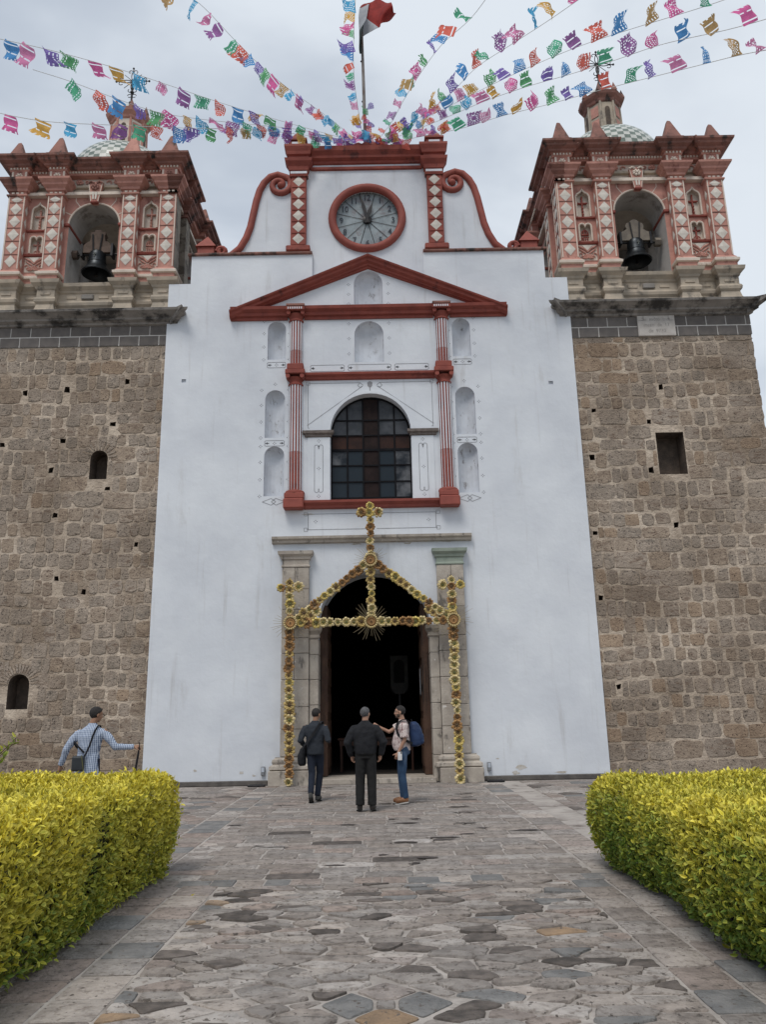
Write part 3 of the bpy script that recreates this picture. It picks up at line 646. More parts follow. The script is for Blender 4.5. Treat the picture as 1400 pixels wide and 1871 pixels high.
BELIN = M('belfry_inner_plaster', (.46, .44, .42), (.36, .34, .32), scale=2, bump=.3, bscale=12, dirt=(.2, .18, .165), dscale=(2, 2, 1), dlo=.5, dhi=.68)
SIDEST = M('raw_side_stone', (.25, .22, .18), (.17, .15, .125), scale=3, bump=.9, bscale=14, dirt=(.1, .085, .07), dscale=(3, 3, 4), dlo=.48, dhi=.6)
def ogee(cx, zb, w, h):
    """pointed ogee head"""
    r = w/2; z1 = zb+h*.66; L_ = [(cx-r, zb), (cx+r, zb), (cx+r, z1), (cx+r*.97, z1+h*.08), (cx+r*.75, z1+h*.16), (cx+r*.38, z1+h*.21), (cx+r*.15, z1+h*.26), (cx, zb+h)]
    return L_+[(2*cx-x, z) for x, z in L_[::-1][1:-2]]
def heart(cx, zb, w, h):
    r = w/4; zt = zb+h-r; L_ = [(cx-w/2, zb), (cx+w/2, zb)]
    L_ += [(cx+r+r*math.cos(pi*i/6), zt+r*math.sin(pi*i/6)) for i in range(6)]+[(cx, zt-.02)]
    L_ += [(cx-r+r*math.cos(pi*i/6), zt+r*math.sin(pi*i/6)) for i in range(1, 7)]
    return L_

def jhole(x, z):
    a, b = rnd.uniform(.05, .085), rnd.uniform(.05, .08); j = lambda: rnd.uniform(-.02, .02)
    return [(x-a+j(), z-b+j()), (x+a+j(), z-b+j()), (x+a+j(), z+b+j()), (x-a+j(), z+b+j())]
def tower(side):
    xc = side*7.92; H = 2.43; zsc = 1.0 if side > 0 else .962
    T = thing('bell_tower', ('right' if side > 0 else 'left')+' bell tower, rough brown stone below, pink and cream belfry with dome above', 'tower', (xc, TY+H, 0))
    def Z(z): return z if z < 12.45 else 12.45+(z-12.45)*zsc
    org = Vector((xc, TY+H, 0))
    ROT = [Matrix.Rotation(k*pi/2, 3, 'Z') for k in range(4)]
    # local frame: u to the right seen from the front, v away from the camera, centre of tower at origin
    def T_(mb, name, mat, parent=T, rot=0, **k):
        R_ = ROT[rot]; sgn = side
        def fn(p):
            p = Vector((p.x*sgn, p.y, Z(p.z))); q = R_ @ p if sgn > 0 else (ROT[(-rot) % 4] @ p)
            return q
        mb.xform(fn); return mb.build(name, mat, parent, **k)
    # in this frame u<0 is the side facing the church for both towers
    # ---- stone shaft
    HB = 2.58
    if side > 0:
        holes = [rect(-.36, .38, 7.50, 8.66)]+[jhole(x, z) for x, z in ((-.07, 9.95), (-1.93, 9.32), (-.49, 8.97), (-2.1, 8.0), (-.59, 7.62), (-.08, 6.13), (-2.2, 5.95), (-2.2, 4.3), (-1.95, 2.1))]
    else:
        holes = [arch(-.75, 7.66, .46, .80, 8), arch(.80, 1.86, .52, .84, 10)]+[jhole(x, z) for x, z in ((1.38, 10.12), (.26, 10.2), (-1.35, 10.4), (1.85, 8.67), (.25, 8.75), (-1.05, 9.18), (.5, 7.93), (-1.02, 7.4), (.28, 6.7), (-1.85, 5.9), (.1, 5.05), (-.62, 4.7), (1.9, 7.9))]
    m = MB(); plate(m, rect(-HB, HB, 0, 11.45), holes, -H)
    for h in holes: reveal(m, h, -H, -H+.5, 1, 1)
    b = 2*H+.1
    m.add([(-HB, -H, 0), (-HB, -H+b, 0), (HB, -H+b, 0), (HB, -H, 0), (-HB, -H, 11.45), (-HB, -H+b, 11.45), (HB, -H+b, 11.45), (HB, -H, 11.45)], [(0, 1, 5, 4), (1, 2, 6, 5), (2, 3, 7, 6), (4, 5, 6, 7)])
    sh = T_(m, 'shaft_wall', [MORTAR, HOLE], recalc=False)
    if side < 0:   # little brick voussoirs round the lower arched opening and the upper one
        for (cx, zs, r0, nn) in ((.80, 2.45, .28, 17), (-.75, 8.23, .25, 11)):
            for i in range(nn):
                a = pi*(i+.5)/nn; R2 = r0+.22 if nn > 10 else r0+.12; wd = .022
                d = Vector((math.cos(a), math.sin(a))); n = Vector((-d.y, d.x))*wd
                q = [d*r0-n, d*R2-n*1.3, d*R2+n*1.3, d*r0+n]
                T_(MB().prism([(cx+p.x, zs+p.y) for p in q], -H-.02, -H+.05), 'voussoir', TUFF[rnd.choice((0, 2))], parent=sh)
    # stones in rough courses
    rs = random.Random(11+side); stones = []
    z = .02
    while z < 11.36:
        h = rs.uniform(.28, .46) if side > 0 else rs.uniform(.27, .44)
        h = min(h, 11.44-z)
        if h < .14: break
        x = -HB-rs.uniform(0, .1)
        while x < HB:
            right_corner = side > 0 and x > HB-.95
            big = (side > 0 and (right_corner or (x > -1.9 and x < -.4 and (3.9 < z < 5.9 or 7.4 < z < 9.1)) or rs.random() < .05)) or (side < 0 and rs.random() < .05) or z < 1.0
            wd = rs.uniform(.45, .85) if big else rs.uniform(.17, .40)
            gap = rs.uniform(.0, .02) if (big or (side < 0 and rs.random() < .75) or (side > 0 and x < -1.5)) else rs.uniform(.02, .085)
            hh = h*(1.0 if (big or side < 0 and rs.random() < .6) else rs.uniform(.84, .98))
            x1 = min(x+wd, HB+.02); cz = z+h/2+rs.uniform(-.015, .015)
            parts_ = [(x, x1)]
            for hl in holes:
                h0, h1, k0, k1 = min(p[0] for p in hl)-.02, max(p[0] for p in hl)+.02, min(p[1] for p in hl)-.02, max(p[1] for p in hl)+.02
                if k0 < cz+hh/2 and k1 > cz-hh/2: parts_ = [q for (a_, b_) in parts_ for q in (((a_, min(b_, h0)), (max(a_, h1), b_)) if (a_ < h1 and b_ > h0) else ((a_, b_),))]
            for (a_, b_) in parts_:
                if b_-a_ < .10 or (side < 0 and math.hypot((a_+b_)/2-.8, cz-2.35) < .58): continue
                mi = rs.choices((0, 1, 2), (.52, .05 if side < 0 else .11, .43))[0]
                if side > 0 and 10.2 < cz < 11.4 and a_ < -1.0: mi = 1 if rs.random() < .6 else 0
                stones.append(((a_+b_)/2, cz, b_-a_, hh, mi, rs.randrange(16), rs.uniform(.004, .02), rs.uniform(-.035, .035), rs.random() < .5))
            x = x1+gap
        z += h+rs.uniform(.0, .015)
    vis = lambda s: (s[1] > .9) and (side > 0 or s[0] < 2.35) 
    stones = [(s[0], s[1]+(.035*math.sin(s[0]*1.5+s[1]*1.1)+.02*math.sin(s[0]*3.7+s[1]*2.3))*(1 if .6 < s[1] < 10.9 else 0))+s[2:] for s in stones]
    stones.sort(key=lambda s: -(s[2]*s[3]*(1-.03*s[1]) if vis(s) else 0))
    for i, (cx, cz, wd, hh, mi, vk, pr, ro, fl) in enumerate(stones[:290]):
        inst(VARM[(mi, vk)], 'stone', T, (side*cx, -H, cz), (0, ro, 0), (wd*(1 if fl else -1), pr, hh))
    far = MB(); 
    for (cx, cz, wd, hh, mi, vk, pr, ro, fl) in stones[290:]:
        c, s_ = math.cos(ro), math.sin(ro)
        far.add([(side*cx+(p[0]*wd*c+p[2]*hh*s_), -H+p[1]*pr, cz+(p[2]*hh*c-p[0]*wd*s_)) for p in VAR[vk].v], VAR[vk].f, mi)
    kind(far.build('small_stones', TUFF, T), 'stuff')
    # ---- dressed dark blocks with pale joints
    T_(MB().sweep([(-HB-.01, H), (-HB-.01, -H-.02), (HB+.01, -H-.02), (HB+.01, H)], [(0, 11.452), (0, 12.06)], endcap=False), 'joint_band', JOINT, recalc=False)
    for row, (z0, z1) in enumerate(((11.46, 11.75), (11.765, 12.05))):
        off = -.18 if row else .08
        x = -HB-.02-off
        first = True
        while x < HB:
            a, b_ = max(x, -HB-.02), min(x+.515, HB+.02)
            if b_-a > .08 and not (side > 0 and a > -.53-.5 and b_ < .52+.5 and (a > -.52 and b_ < .5)):
                if side > 0: 
                    if a < -.53 < b_: b_ = -.53
                    if a < .5 < b_: a = .5
                if b_-a > .05: T_(MB().box(a, b_, -H-.034, -H-.0, z0, z1-.022, ch=.004), 'stone_block', ASHLAR)
            x += .545
        for k in range(9):
            a = -H+k*.545; T_(MB().box(-HB-.04, -HB-.0, a, a+.53, z0, z1-.012), 'stone_block', ASHLAR)
    if side > 0:
        pl = T_(MB().box(-.53, .5, -H-.075, -H, 11.44, 12.06, ch=.01), 'inscribed_plaque', M('plaque_stone', (.50, .47, .44), (.42, .39, .36), scale=5, bump=.3, bscale=30))
        INK = M('worn_lettering', (.2, .18, .17), (.36, .34, .32), scale=30)
        for tx, zz, sx_ in (('Su  mdto  tnrt', 11.93, 1), ('mezo  de  17', 11.76, 1), ('de  9770', 11.58, 1)):
            t = text(tx, .15, INK, 'lettering', pl, (-.015, -H-.078, zz), sx=.9); 
        for (a, b_) in ((-.5, -.36), (.33, .47)): 
            fr_ = [(a, 11.9), (b_, 11.9), (b_, 12.04)] if a < 0 else [(b_, 11.9), (a, 11.9), (a, 12.04)]
            q = strip(fr_, .012, y=-H-.078); T_(q, 'carved_frame', INK, parent=pl)
    # ---- big grey cornice
    prof = [(0, 12.03), (.06, 12.05), (.08, 12.10), (.18, 12.14), (.19, 12.19), (.33, 12.27), (.40, 12.30), (.42, 12.36), (.15, 12.42), (0, 12.43)]
    for sidek in range(4):
        n = 5 if sidek == 0 else 1
        for i in range(n):
            ua = -HB-.02 + (2*HB+.04)*i/n+(.002 if i else 0); ub = -HB-.02+(2*HB+.04)*(i+1)/n-(.002 if i < n-1 else 0)
            vs = []
            for j, u in enumerate((ua, ub)):
                for o, zz in prof:
                    uu = u+((-o if i == 0 else 0) if j == 0 else (o if i == n-1 else 0)); vs.append((uu, -H-.04-o, zz))
            k = len(prof); fs = [(q, q+1, k+q+1, k+q) for q in range(k-1)]+[tuple(range(k)), tuple(range(k, 2*k))]
            T_(MB().add(vs, fs), 'cornice_stone', CORN, rot=sidek)
    T_(MB().box(-HB, HB, -H, H, 12.38, 12.46), 'cornice_top', CORN)
    # ---- belfry
    W0, W1, W2, W3 = .86, 1.30, 1.94, 2.43; RC = .25
    def ring(ext=0.0, rec=RC):
        P_ = []
        for k in range(4):
            pts = [(-W3, -W3), (-W2, -W3), (-W2, -W3+rec), (-W1, -W3+rec), (-W1, -W3), (-W0, -W3), (-W0, -W3+rec), (W0, -W3+rec), (W0, -W3), (W1, -W3), (W1, -W3+rec), (W2, -W3+rec), (W2, -W3), (W3, -W3)]
            for p in pts[:-1]:
                v = Matrix.Rotation(k*pi/2, 2) @ Vector(p); P_.append((v.x, v.y))
        return P_
    rp = ring()
    prof1 = [(.0, 12.45), (.07, 12.47), (.085, 12.55), (.05, 12.62), (.02, 12.78), (.07, 12.84), (.085, 12.92), (.06, 12.98), (.03, 13.0), (.03, 13.22), (.06, 13.25), (.08, 13.31), (.17, 13.40), (.19, 13.50), (.05, 13.56)]
    T_(MB().sweep(rp, prof1, closed=True), 'pedestal_course', PEDST, recalc=True)
    for q in (-2.18, -1.08, 1.08, 2.18, -.45, .45, -1.62, 1.62): T_(MB().box(q-.14, q+.14, -W3-.05 if abs(q) in (2.18, 1.08) else -W3+RC-.05, -W3 if abs(q) in (2.18, 1.08) else -W3+RC, 13.06, 13.15, ch=.01), 'raised_panel', PEDST)
    T_(MB().box(-.17, .17, -W3+RC-.09, -W3+RC, 13.03, 13.19, ch=.02), 'carved_boss', CORN)
    n4 = len(rp)//4
    for q4 in range(4):
        seg = [rp[(q4*n4+7+i) % len(rp)] for i in range(n4)]
        T_(MB().sweep(seg, [(.05, 13.562), (.05, 13.70), (.09, 13.72), (.10, 13.80), (.06, 13.83), (.05, 13.86), (.02, 13.90), (-.001, 13.93)]), 'base_course', PINK)
        T_(MB().sweep(seg, [(.052, 13.70), (.108, 13.72), (.115, 13.79), (.062, 13.835)], endcap=False), 'cream_roll', CREAM)
    # walls with arch openings and niches, one per side
    ZB, ZT = 13.4, 16.55
    aw, az = 1.46, 16.28
    for k in range(4):
        m = MB(); A_ = arch(0, 13.56, aw, az-13.56, 20); hs = [A_]
        detail = k == 0
        nch = []
        if detail:
            for s_ in (-1, 1): nch += [ogee(s_*1.62, 15.42, .40, .92), heart(s_*1.62, 14.62, .36, .56)]
        plate(m, rect(-W3+.02, W3-.02, ZB, ZT), hs+nch, -W3+RC)
        for h in nch: reveal(m, h, -W3+RC, -W3+RC+.13, 1, 1)
        reveal(m, A_, -W3+RC, -W3+RC+.95, 2)
        # inner face
        plate(m, rect(-W3+RC+.95, W3-RC-.95, ZB, ZT), [A_], -W3+RC+.95, 2)
        mt = PINK if (k != 3 or side > 0) else SIDEST
        T_(m, 'belfry_wall', [mt, CREAM, BELIN], rot=k, recalc=False)
        if detail:
            for h in nch:
                pth = [(p[0], -W3+RC-.01, p[1]) for p in h]
                T_(MB().tube(pth[1:]+[pth[0]], .028, 6), 'niche_moulding', CREAM, rot=k, smooth=True)
        # arch trim, impost, voussoir joints
        if k in (0, 3):
            T_(MB().tube([(aw/2*math.cos(pi*i/20)*1.02, -W3+RC-.01, az-aw/2+aw/2*1.02*math.sin(pi*i/20)) for i in range(21)], .028, 6), 'arch_moulding', CREAM, rot=k, smooth=True)
            for s_ in (-1, 1):
                T_(MB().box(*sorted((s_*.70, s_*.86)), -W3+RC-.06, -W3+RC+.9, 15.50, 15.60, ch=.02), 'impost', REDBR if s_ else RED, rot=k)
                for a in (35, 62, 150):
                    pass
        if k == 0:
            zc = az-aw/2
            for s_ in (-1, 1):
                for a, r2 in ((28, 1.0), (55, 1.02)):
                    ca, sa = math.cos(math.radians(a)), math.sin(math.radians(a))
                    p0 = (s_*.76*ca, zc+.76*sa); p1 = (s_*r2*ca, zc+r2*sa)
                    T_(strip([p0, p1, (s_*.88, p1[1])] if a < 40 else [p0, p1, (p1[0], 16.5)], .025, y=-W3+RC-.006), 'joint_line', CREAM, rot=k)
            # keystone
            ks = T_(MB().prism([(-.09, 16.24), (.09, 16.24), (.19, 16.95), (-.19, 16.95)], -W3+RC-.14, -W3+RC+.02), 'keystone', PINK)
            for s_ in (-1, 1):
                T_(MB().prism([(s_*.015, 16.34), (s_*.055, 16.34), (s_*.075, 16.58), (s_*.02, 16.58)], -W3+RC-.16, -W3+RC-.13), 'white_flute', DIAW, parent=ks)
                T_(strip([(s_*.10, 16.24), (s_*.205, 16.95)], .02, y=-W3+RC-.143), 'edge_line', CREAM, parent=ks)
            T_(MB().box(-.11, .11, -W3+RC-.18, -W3+RC-.05, 16.2, 16.29, ch=.03), 'keystone_foot', REDBR, parent=ks)
            m = MB(); 
            for i in range(7): a = 2*pi*i/7; m.ball((.09*math.cos(a), -W3+RC-.16, 16.76+.07*math.sin(a)), (.045, .04, .045), n=6, m=4)
            m.ball((0, -W3+RC-.18, 16.76), .045, n=6, m=4)
            for s_ in (-1, 1): m.tube([(s_*.04, -W3+RC-.15, 16.9), (s_*.12, -W3+RC-.17, 16.94), (s_*.2, -W3+RC-.15, 16.9)], .03, 6)
            T_(m, 'keystone_flower', CREAM if side > 0 else SOOT, parent=ks, smooth=True)
    T_(MB().box(-W3+.1, W3-.1, -W3+.1, W3-.1, 16.5, 16.6), 'belfry_ceiling', CREAM)
    T_(MB().box(-W3+.3, W3-.3, -W3+.3, W3-.3, 13.5, 13.561), 'belfry_floor', PEDST)
    # pilasters with diamonds
    zd = [14.2, 14.645, 15.09, 15.535, 15.955, 16.27]
    for k in range(4):
        plain = (k == 3 and side < 0) or k in (1, 2)
        for (ua, ub) in ((-W3, -W2), (-W1, -W0), (W0, W1), (W2, W3)):
            corner_l = ua == -W3
            if ub == W3: vb = ub-.001
            else: vb = ub
            p = T_(MB().box(ua+(.001 if corner_l else 0), vb, -W3, -W3+RC+.02, 13.93, 16.40), 'pilaster', PINK if not plain else SIDEST, rot=k)
            if k == 0 or (k == 3 and side > 0):
                um = (ua+ub)/2
                for e in (ua+.03, ub-.03): T_(MB().box(e-.014, e+.014, -W3-.018, -W3-.001, 13.95, 16.38), 'edge_strip', CREAM, parent=p, rot=k)
                for i, z in enumerate(zd):
                    hz = .20 if i < 5 else .115; q = .165
                    T_(MB().add([(um-q, -W3-.01, z), (um, -W3-.01, z-hz), (um+q, -W3-.01, z), (um, -W3-.01, z+hz), (um, -W3-.026, z)], [(0, 1, 4), (1, 2, 4), (2, 3, 4), (3, 0, 4), (0, 3, 2, 1)]), 'diamond', DIAW, parent=p, rot=k)
                    if i < 5: T_(MB().box(ua+.05, ub-.05, -W3-.014, -W3-.001, z+.218, z+.238), 'band_line', SOOT, parent=p, rot=k)
            if k == 0:     # half diamonds on the returns
                for uu, sg in ((ua, -1), (ub, 1)):
                    if (corner_l and sg < 0) or (ub == W3 and sg > 0): continue
                    dm = MB()
                    for z in zd[:5]: dm.add([(uu+sg*.001, -W3+.03, z), (uu+sg*.012, -W3+.12, z-.17), (uu+sg*.001, -W3+.21, z), (uu+sg*.012, -W3+.12, z+.17), (uu+sg*.025, -W3+.12, z)], [(0, 1, 4), (1, 2, 4), (2, 3, 4), (3, 0, 4)])
                    kind(T_(dm, 'side_diamonds', DIAW, parent=p, rot=k), 'stuff')
            # capital
            cpath = [(ua-.001, -W3+RC), (ua-.001, -W3), (vb+.001, -W3), (vb+.001, -W3+RC)]
            cm = PINK if k == 0 or side > 0 else SOOT
            T_(MB().sweep(cpath, [(.0, 16.38), (.05, 16.40), (.05, 16.44), (.0, 16.46), (.0, 16.54), (.05, 16.56), (.06, 16.63), (.14, 16.70), (.15, 16.76), (.23, 16.84), (.24, 16.90), (.1, 16.93), (-.02, 16.95)]), 'capital', cm, rot=k)
            if k == 0 or (k == 3 and side > 0):
                bd = MB()
                for e in (-.13, .0, .13):
                    bd.box((ua+ub)/2+e-.04, (ua+ub)/2+e+.04, -W3-.02, -W3, 16.47, 16.53, ch=.008)
                kind(T_(bd, 'white_beads', CREAM, rot=k), 'stuff')
        # reliefs of the bay (front only)
        if k == 0:
            for s_ in (-1, 1):
                cx = s_*1.62; y = -W3+RC+.13
                top = side*s_
                m = MB().box(cx-.022, cx+.022, y-.06, y, 15.48, 16.12, ch=.008).box(cx-.13, cx+.13, y-.065, y, 15.90, 15.945, ch=.008)
                for zz in (15.55, 15.65, 15.75): m.ball((cx, y-.06, zz), (.035, .03, .04), n=6, m=4)
                for a, b_ in ((-.13, 15.92), (.13, 15.92), (0, 16.12)): m.ball((cx+a, y-.05, b_), .032, n=6, m=4)
                if s_*side > 0 or side < 0: m.ball((cx, y-.03, 15.45), (.12, .05, .05), n=8, m=4)
                T_(m, 'relief_cross', PINK if side < 0 else REDBR, smooth=True)
                m = MB()
                if s_ < 0:     # crown above a monogram
                    m.box(cx-.12, cx+.12, y-.05, y, 14.86, 14.9, ch=.01)
                    for e in (-.1, -.035, .035, .1): m.tube([(cx+e*1.05, y-.04, 14.88), (cx+e*.8, y-.05, 14.98), (cx, y-.04, 15.05)], .018, 5)
                    for a, b_ in ((-.12, -.06), (-.06, .0), (.0, .06), (.06, .12)): m.box(cx+a+.008, cx+a+.028, y-.05, y, 14.63, 14.82); m.tube([(cx+a, y-.03, 14.64+.16*((a > -.1) % 2)), (cx+b_, y-.03, 14.8)], .014, 4)
                else:          # cross over scrolls
                    m.box(cx-.025, cx+.025, y-.05, y, 14.66, 15.08, ch=.008).box(cx-.11, cx+.11, y-.05, y, 14.94, 14.985, ch=.008)
                    for e in (-1, 1):
                        m.tube([(cx+e*(.03+.06*math.cos(a)), y-.04, 14.70+.06*math.sin(a)) for a in [i*.6-1 for i in range(9)]], .018, 5)
                        m.ball((cx+e*.11, y-.04, 14.96), .03, n=6, m=4)
                T_(m, 'relief_emblem', PINK if side < 0 else REDBR, smooth=True)
                T_(MB().sweep([(cx-.29, -W3+RC+.01), (cx-.29, -W3+RC), (cx+.29, -W3+RC), (cx+.29, -W3+RC+.01)], [(0, 15.33), (.05, 15.34), (.06, 15.38), (.0, 15.4)]), 'niche_shelf', REDBR)
                T_(MB().sweep([(cx-.29, -W3+RC+.01), (cx-.29, -W3+RC), (cx+.29, -W3+RC), (cx+.29, -W3+RC+.01)], [(0, 14.50), (.05, 14.51), (.07, 14.56), (.0, 14.58)]), 'niche_shelf', REDBR)
                y = -W3+RC
                pnl = T_(MB().box(cx-.27, cx+.27, y-.012, y, 13.98, 14.49), 'relief_panel', CREAM)
                m = MB()
                for i in range(9):
                    a = pi*(i+.5)/9; m.tube([(cx+.03*math.cos(a), y-.05, 14.02+.03*math.sin(a)), (cx+.16*math.cos(a), y-.035, 14.03+.15*math.sin(a))], [.008, .024], 5)
                T_(m, 'shell', PINK, parent=pnl, smooth=True)
                m = MB()
                for e in (-1, 1):
                    m.tube([(cx+e*x_, y-.03, z_) for x_, z_ in ((.0, 14.24), (.08, 14.33), (.2, 14.40), (.26, 14.44))], [.02, .035, .03, .015], 6)
                    m.tube([(cx+e*x_, y-.03, z_) for x_, z_ in ((.05, 14.2), (.14, 14.26), (.24, 14.34))], [.02, .03, .012], 6)
                    m.tube([(cx+e*(.2+.05*math.cos(a)), y-.03, 14.15+.06*math.sin(a)) for a in [i*.7 for i in range(8)]], .018, 5)
                T_(m, 'leaf_scroll', PINK, parent=pnl, smooth=True)
                T_(MB().prism([(cx-.15, 14.46), (cx, 14.3), (cx+.15, 14.46)], y-.03, y), 'white_drop', DIAW, parent=pnl)
    # frieze with rosette blocks
    FM = CREAM
    T_(MB().sweep(rp, [(-.08, 16.5), (-.08, 16.93), (-.10, 16.95), (-.10, 17.26)], closed=True), 'frieze', FM)
    for k in ((0,) if side < 0 else (0, 3)):
        T_(MB().sweep([(-W3+.1, -W3+RC+.02), (W3-.1, -W3+RC+.02)], [(-.04, 16.84), (.03, 16.86), (.04, 16.92), (.02, 16.94)]), 'frieze_moulding', PEDST, rot=k)
        for um in (-2.185, -1.08, 1.08, 2.185):
            blk = T_(MB().box(um-.23, um+.23, -W3-.02, -W3+.2, 16.95, 17.24, ch=.008), 'frieze_block', PINK, rot=k)
            for e in (-.19, .19): T_(MB().box(um+e-.028, um+e+.028, -W3-.035, -W3-.018, 16.96, 17.23), 'white_strip', CREAM, parent=blk, rot=k)
            m = MB().ball((um, -W3-.05, 17.09), (.04, .04, .04), n=6, m=4)
            for i in range(6): a = 2*pi*i/6; m.ball((um+.07*math.cos(a), -W3-.035, 17.09+.065*math.sin(a)), (.04, .025, .035), n=6, m=4)
            T_(m, 'rosette', CREAM if um > -2 or side > 0 else SOOT, parent=blk, rot=k, smooth=True)
        yb = -W3+RC+.08
        for um in (-1.62, 1.62, -.42, .42, -.68, .68):
            m = MB()
            for e in (-1, 1): m.tube([(um+e*(.11-.035*a/3*1.0)+.0+.07*math.cos(a*1.15)*(1-a/7), yb-.02, 17.08+.07*math.sin(a*1.15)*(1-a/7)) for a in [i*.55 for i in range(9)]], .02, 5)
            T_(m, 'frieze_scroll', PINK, rot=k, smooth=True)
        for um in (-.56, .56):
            m = MB().ball((um, yb-.04, 17.1), (.04, .04, .04), n=6, m=4)
            for i in range(6): a = 2*pi*i/6; m.ball((um+.07*math.cos(a), yb-.03, 17.1+.065*math.sin(a)), (.04, .025, .035), n=6, m=4)
            T_(m, 'rosette', PINK, rot=k, smooth=True)
    # main cornice with dentils
    CM = SOOT
    rp2 = ring(rec=.2)
    T_(MB().sweep(rp2, [(-.15, 17.22), (.03, 17.235), (.05, 17.27), (.05, 17.34), (.12, 17.36)], closed=True), 'dentil_bed', PINK)
    dn = MB()
    for (ua, ub, v) in ((-W3-.03, -W2+.03, -W3-.04), (-W2+.04, -W1-.04, -W3+.16), (-W1-.03, -W0+.03, -W3-.04), (-W0+.04, W0-.04, -W3+.16), (W0-.03, W1+.03, -W3-.04), (W1+.04, W2-.04, -W3+.16), (W2-.03, W3+.03, -W3-.04)):
        nn = int((ub-ua)/.085)
        for i in range(nn):
            a = ua+(ub-ua)*(i+.25)/nn; dn.box(a, a+.045, v-.045, v, 17.275, 17.335)
    kind(T_(dn, 'dentil_row', CREAM), 'stuff')
    if side > 0:
        dn = MB()
        for i in range(56): a = -W3+i*.087; dn.box(a, a+.045, -W3-.085, -W3-.04, 17.275, 17.335)
        kind(T_(dn, 'dentil_row', CREAM, rot=3), 'stuff')
    T_(MB().sweep(rp2, [(.10, 17.345), (.14, 17.37), (.16, 17.42), (.26, 17.47), (.28, 17.52), (.35, 17.56), (.36, 17.62), (.30, 17.64), (-.3, 17.66)], closed=True), 'main_cornice', CM)
    T_(MB().box(-W3+.12, W3-.12, -W3+.12, W3-.12, 17.55, 17.67), 'roof_slab', CORN)
    # pyramids
    for k in range(4):
        for um in ((-2.2, -1.08, 1.08) if True else ()):
            b = .25; v = -W3+.05; h = .76
            m = MB().box(um-b-.05, um+b+.05, v-b-.05, v+b+.05, 17.66, 17.74, ch=.015)
            m.add([(um-b, v-b, 17.74), (um+b, v-b, 17.74), (um+b, v+b, 17.74), (um-b, v+b, 17.74), (um-.05, v-.05, 17.74+h-.06), (um+.05, v-.05, 17.74+h-.06), (um+.05, v+.05, 17.74+h-.06), (um-.05, v+.05, 17.74+h-.06), (um, v, 17.74+h)],
                  [(0, 1, 5, 4), (1, 2, 6, 5), (2, 3, 7, 6), (3, 0, 4, 7), (4, 5, 8), (5, 6, 8), (6, 7, 8), (7, 4, 8), (0, 3, 2, 1)])
            T_(m, 'roof_pyramid', (PINK if side < 0 and k == 0 and um == -1.08 else SOOT), rot=k)
    # spouts
    for s_ in (-1, 1):
        T_(MB().tube([(s_*1.62, -W3+.45, 17.9), (s_*2.02, -W3-.15, 17.86)] if False else [(s_*1.75, -W3-.30, 17.45), (s_*1.98, -W3+.3, 18.15)], .045, 8), 'spout', IRON if side < 0 else SOOT)
    # dome: white and dark green chequer tiles as real small plates
    DR, DZ, DH = 1.78, 18.15, 1.75
    T_(MB().lathe([(DR+.10, 17.6), (DR+.10, 18.0), (DR+.02, 18.12), (DR-.05, DZ)], 0, 0, 40), 'drum', CREAM, smooth=True)
    na, nr = 56, 16
    wt, gt = MB(), MB()
    for j in range(nr):
        for i in range(na):
            a0, a1 = 2*pi*i/na, 2*pi*(i+1)/na; t0, t1 = (pi/2)*.92*j/nr, (pi/2)*.92*(j+1)/nr
            P_ = [Vector((DR*math.cos(t)*math.cos(a), DR*math.cos(t)*math.sin(a), DZ+DH*math.sin(t))) for t, a in ((t0, a0), (t0, a1), (t1, a1), (t1, a0))]
            (wt if (i+j) % 2 else gt).add(P_, [(0, 1, 2, 3)])
    TW = M('glazed_white_tile', (.55, .56, .52), (.45, .46, .43), scale=8, rough=.35); TG = M('glazed_green_tile', (.16, .20, .17), (.12, .15, .13), scale=8, rough=.3)
    if side < 0: 
        pass
    kind(T_(wt, 'white_tiles', TW, recalc=False), 'stuff'); kind(T_(gt, 'green_tiles', TG, recalc=False), 'stuff')
    # lantern
    def octo(r, rot0=pi/8): return [(r*math.cos(rot0+pi*i/4), r*math.sin(rot0+pi*i/4)) for i in range(8)]
    def olathe(prof, name, mat, **k):
        m = MB(); vs = []
        for r, z in prof: vs += [(x, y, z) for x, y in octo(r)]
        m.add(vs, [(j*8+i, j*8+(i+1) % 8, (j+1)*8+(i+1) % 8, (j+1)*8+i) for j in range(len(prof)-1) for i in range(8)]+[tuple(range(8)), tuple(range((len(prof)-1)*8, len(prof)*8))]); return T_(m, name, mat, **k)
    LZ = 19.65
    lan = olathe([(.68, LZ-.1), (.68, LZ+.12), (.62, LZ+.18), (.58, LZ+.2), (.55, LZ+1.3)], 'lantern', CREAM if side < 0 else PEDST)
    for i in range(8):
        a = pi/8+pi*i/4
        T_(MB().tube([(.58*math.cos(a), .58*math.sin(a), LZ+.2), (.555*math.cos(a), .555*math.sin(a), LZ+1.3)], .04, 6), 'lantern_post', PINK if side < 0 else PEDST, parent=lan)
        a = pi*i/4
        if i % 2 == 0:
            R_ = Matrix.Rotation(a, 3, 'Z'); m = MB(); pts = arch(0, LZ+.35, .2, .72, 8)
            m.add([tuple(R_ @ Vector((.538, p[0]*.8, p[1]))) for p in pts], [tuple(range(len(pts)))]); T_(m, 'lantern_window', HOLE, parent=lan)
        else:
            R_ = Matrix.Rotation(a, 3, 'Z'); m = MB()
            for (y0, y1, z0, z1) in ((-.17, .17, LZ+.3, LZ+.65), (-.17, .17, LZ+.75, LZ+1.15)):
                m.add([tuple(R_ @ Vector((x, y, z))) for x, y, z in ((.542, y0*.8, z0), (.542, y1*.8, z0), (.53, y1*.8, z1), (.53, y0*.8, z1))], [(0, 1, 2, 3)])
            T_(m, 'lantern_panel', PINK, parent=lan)
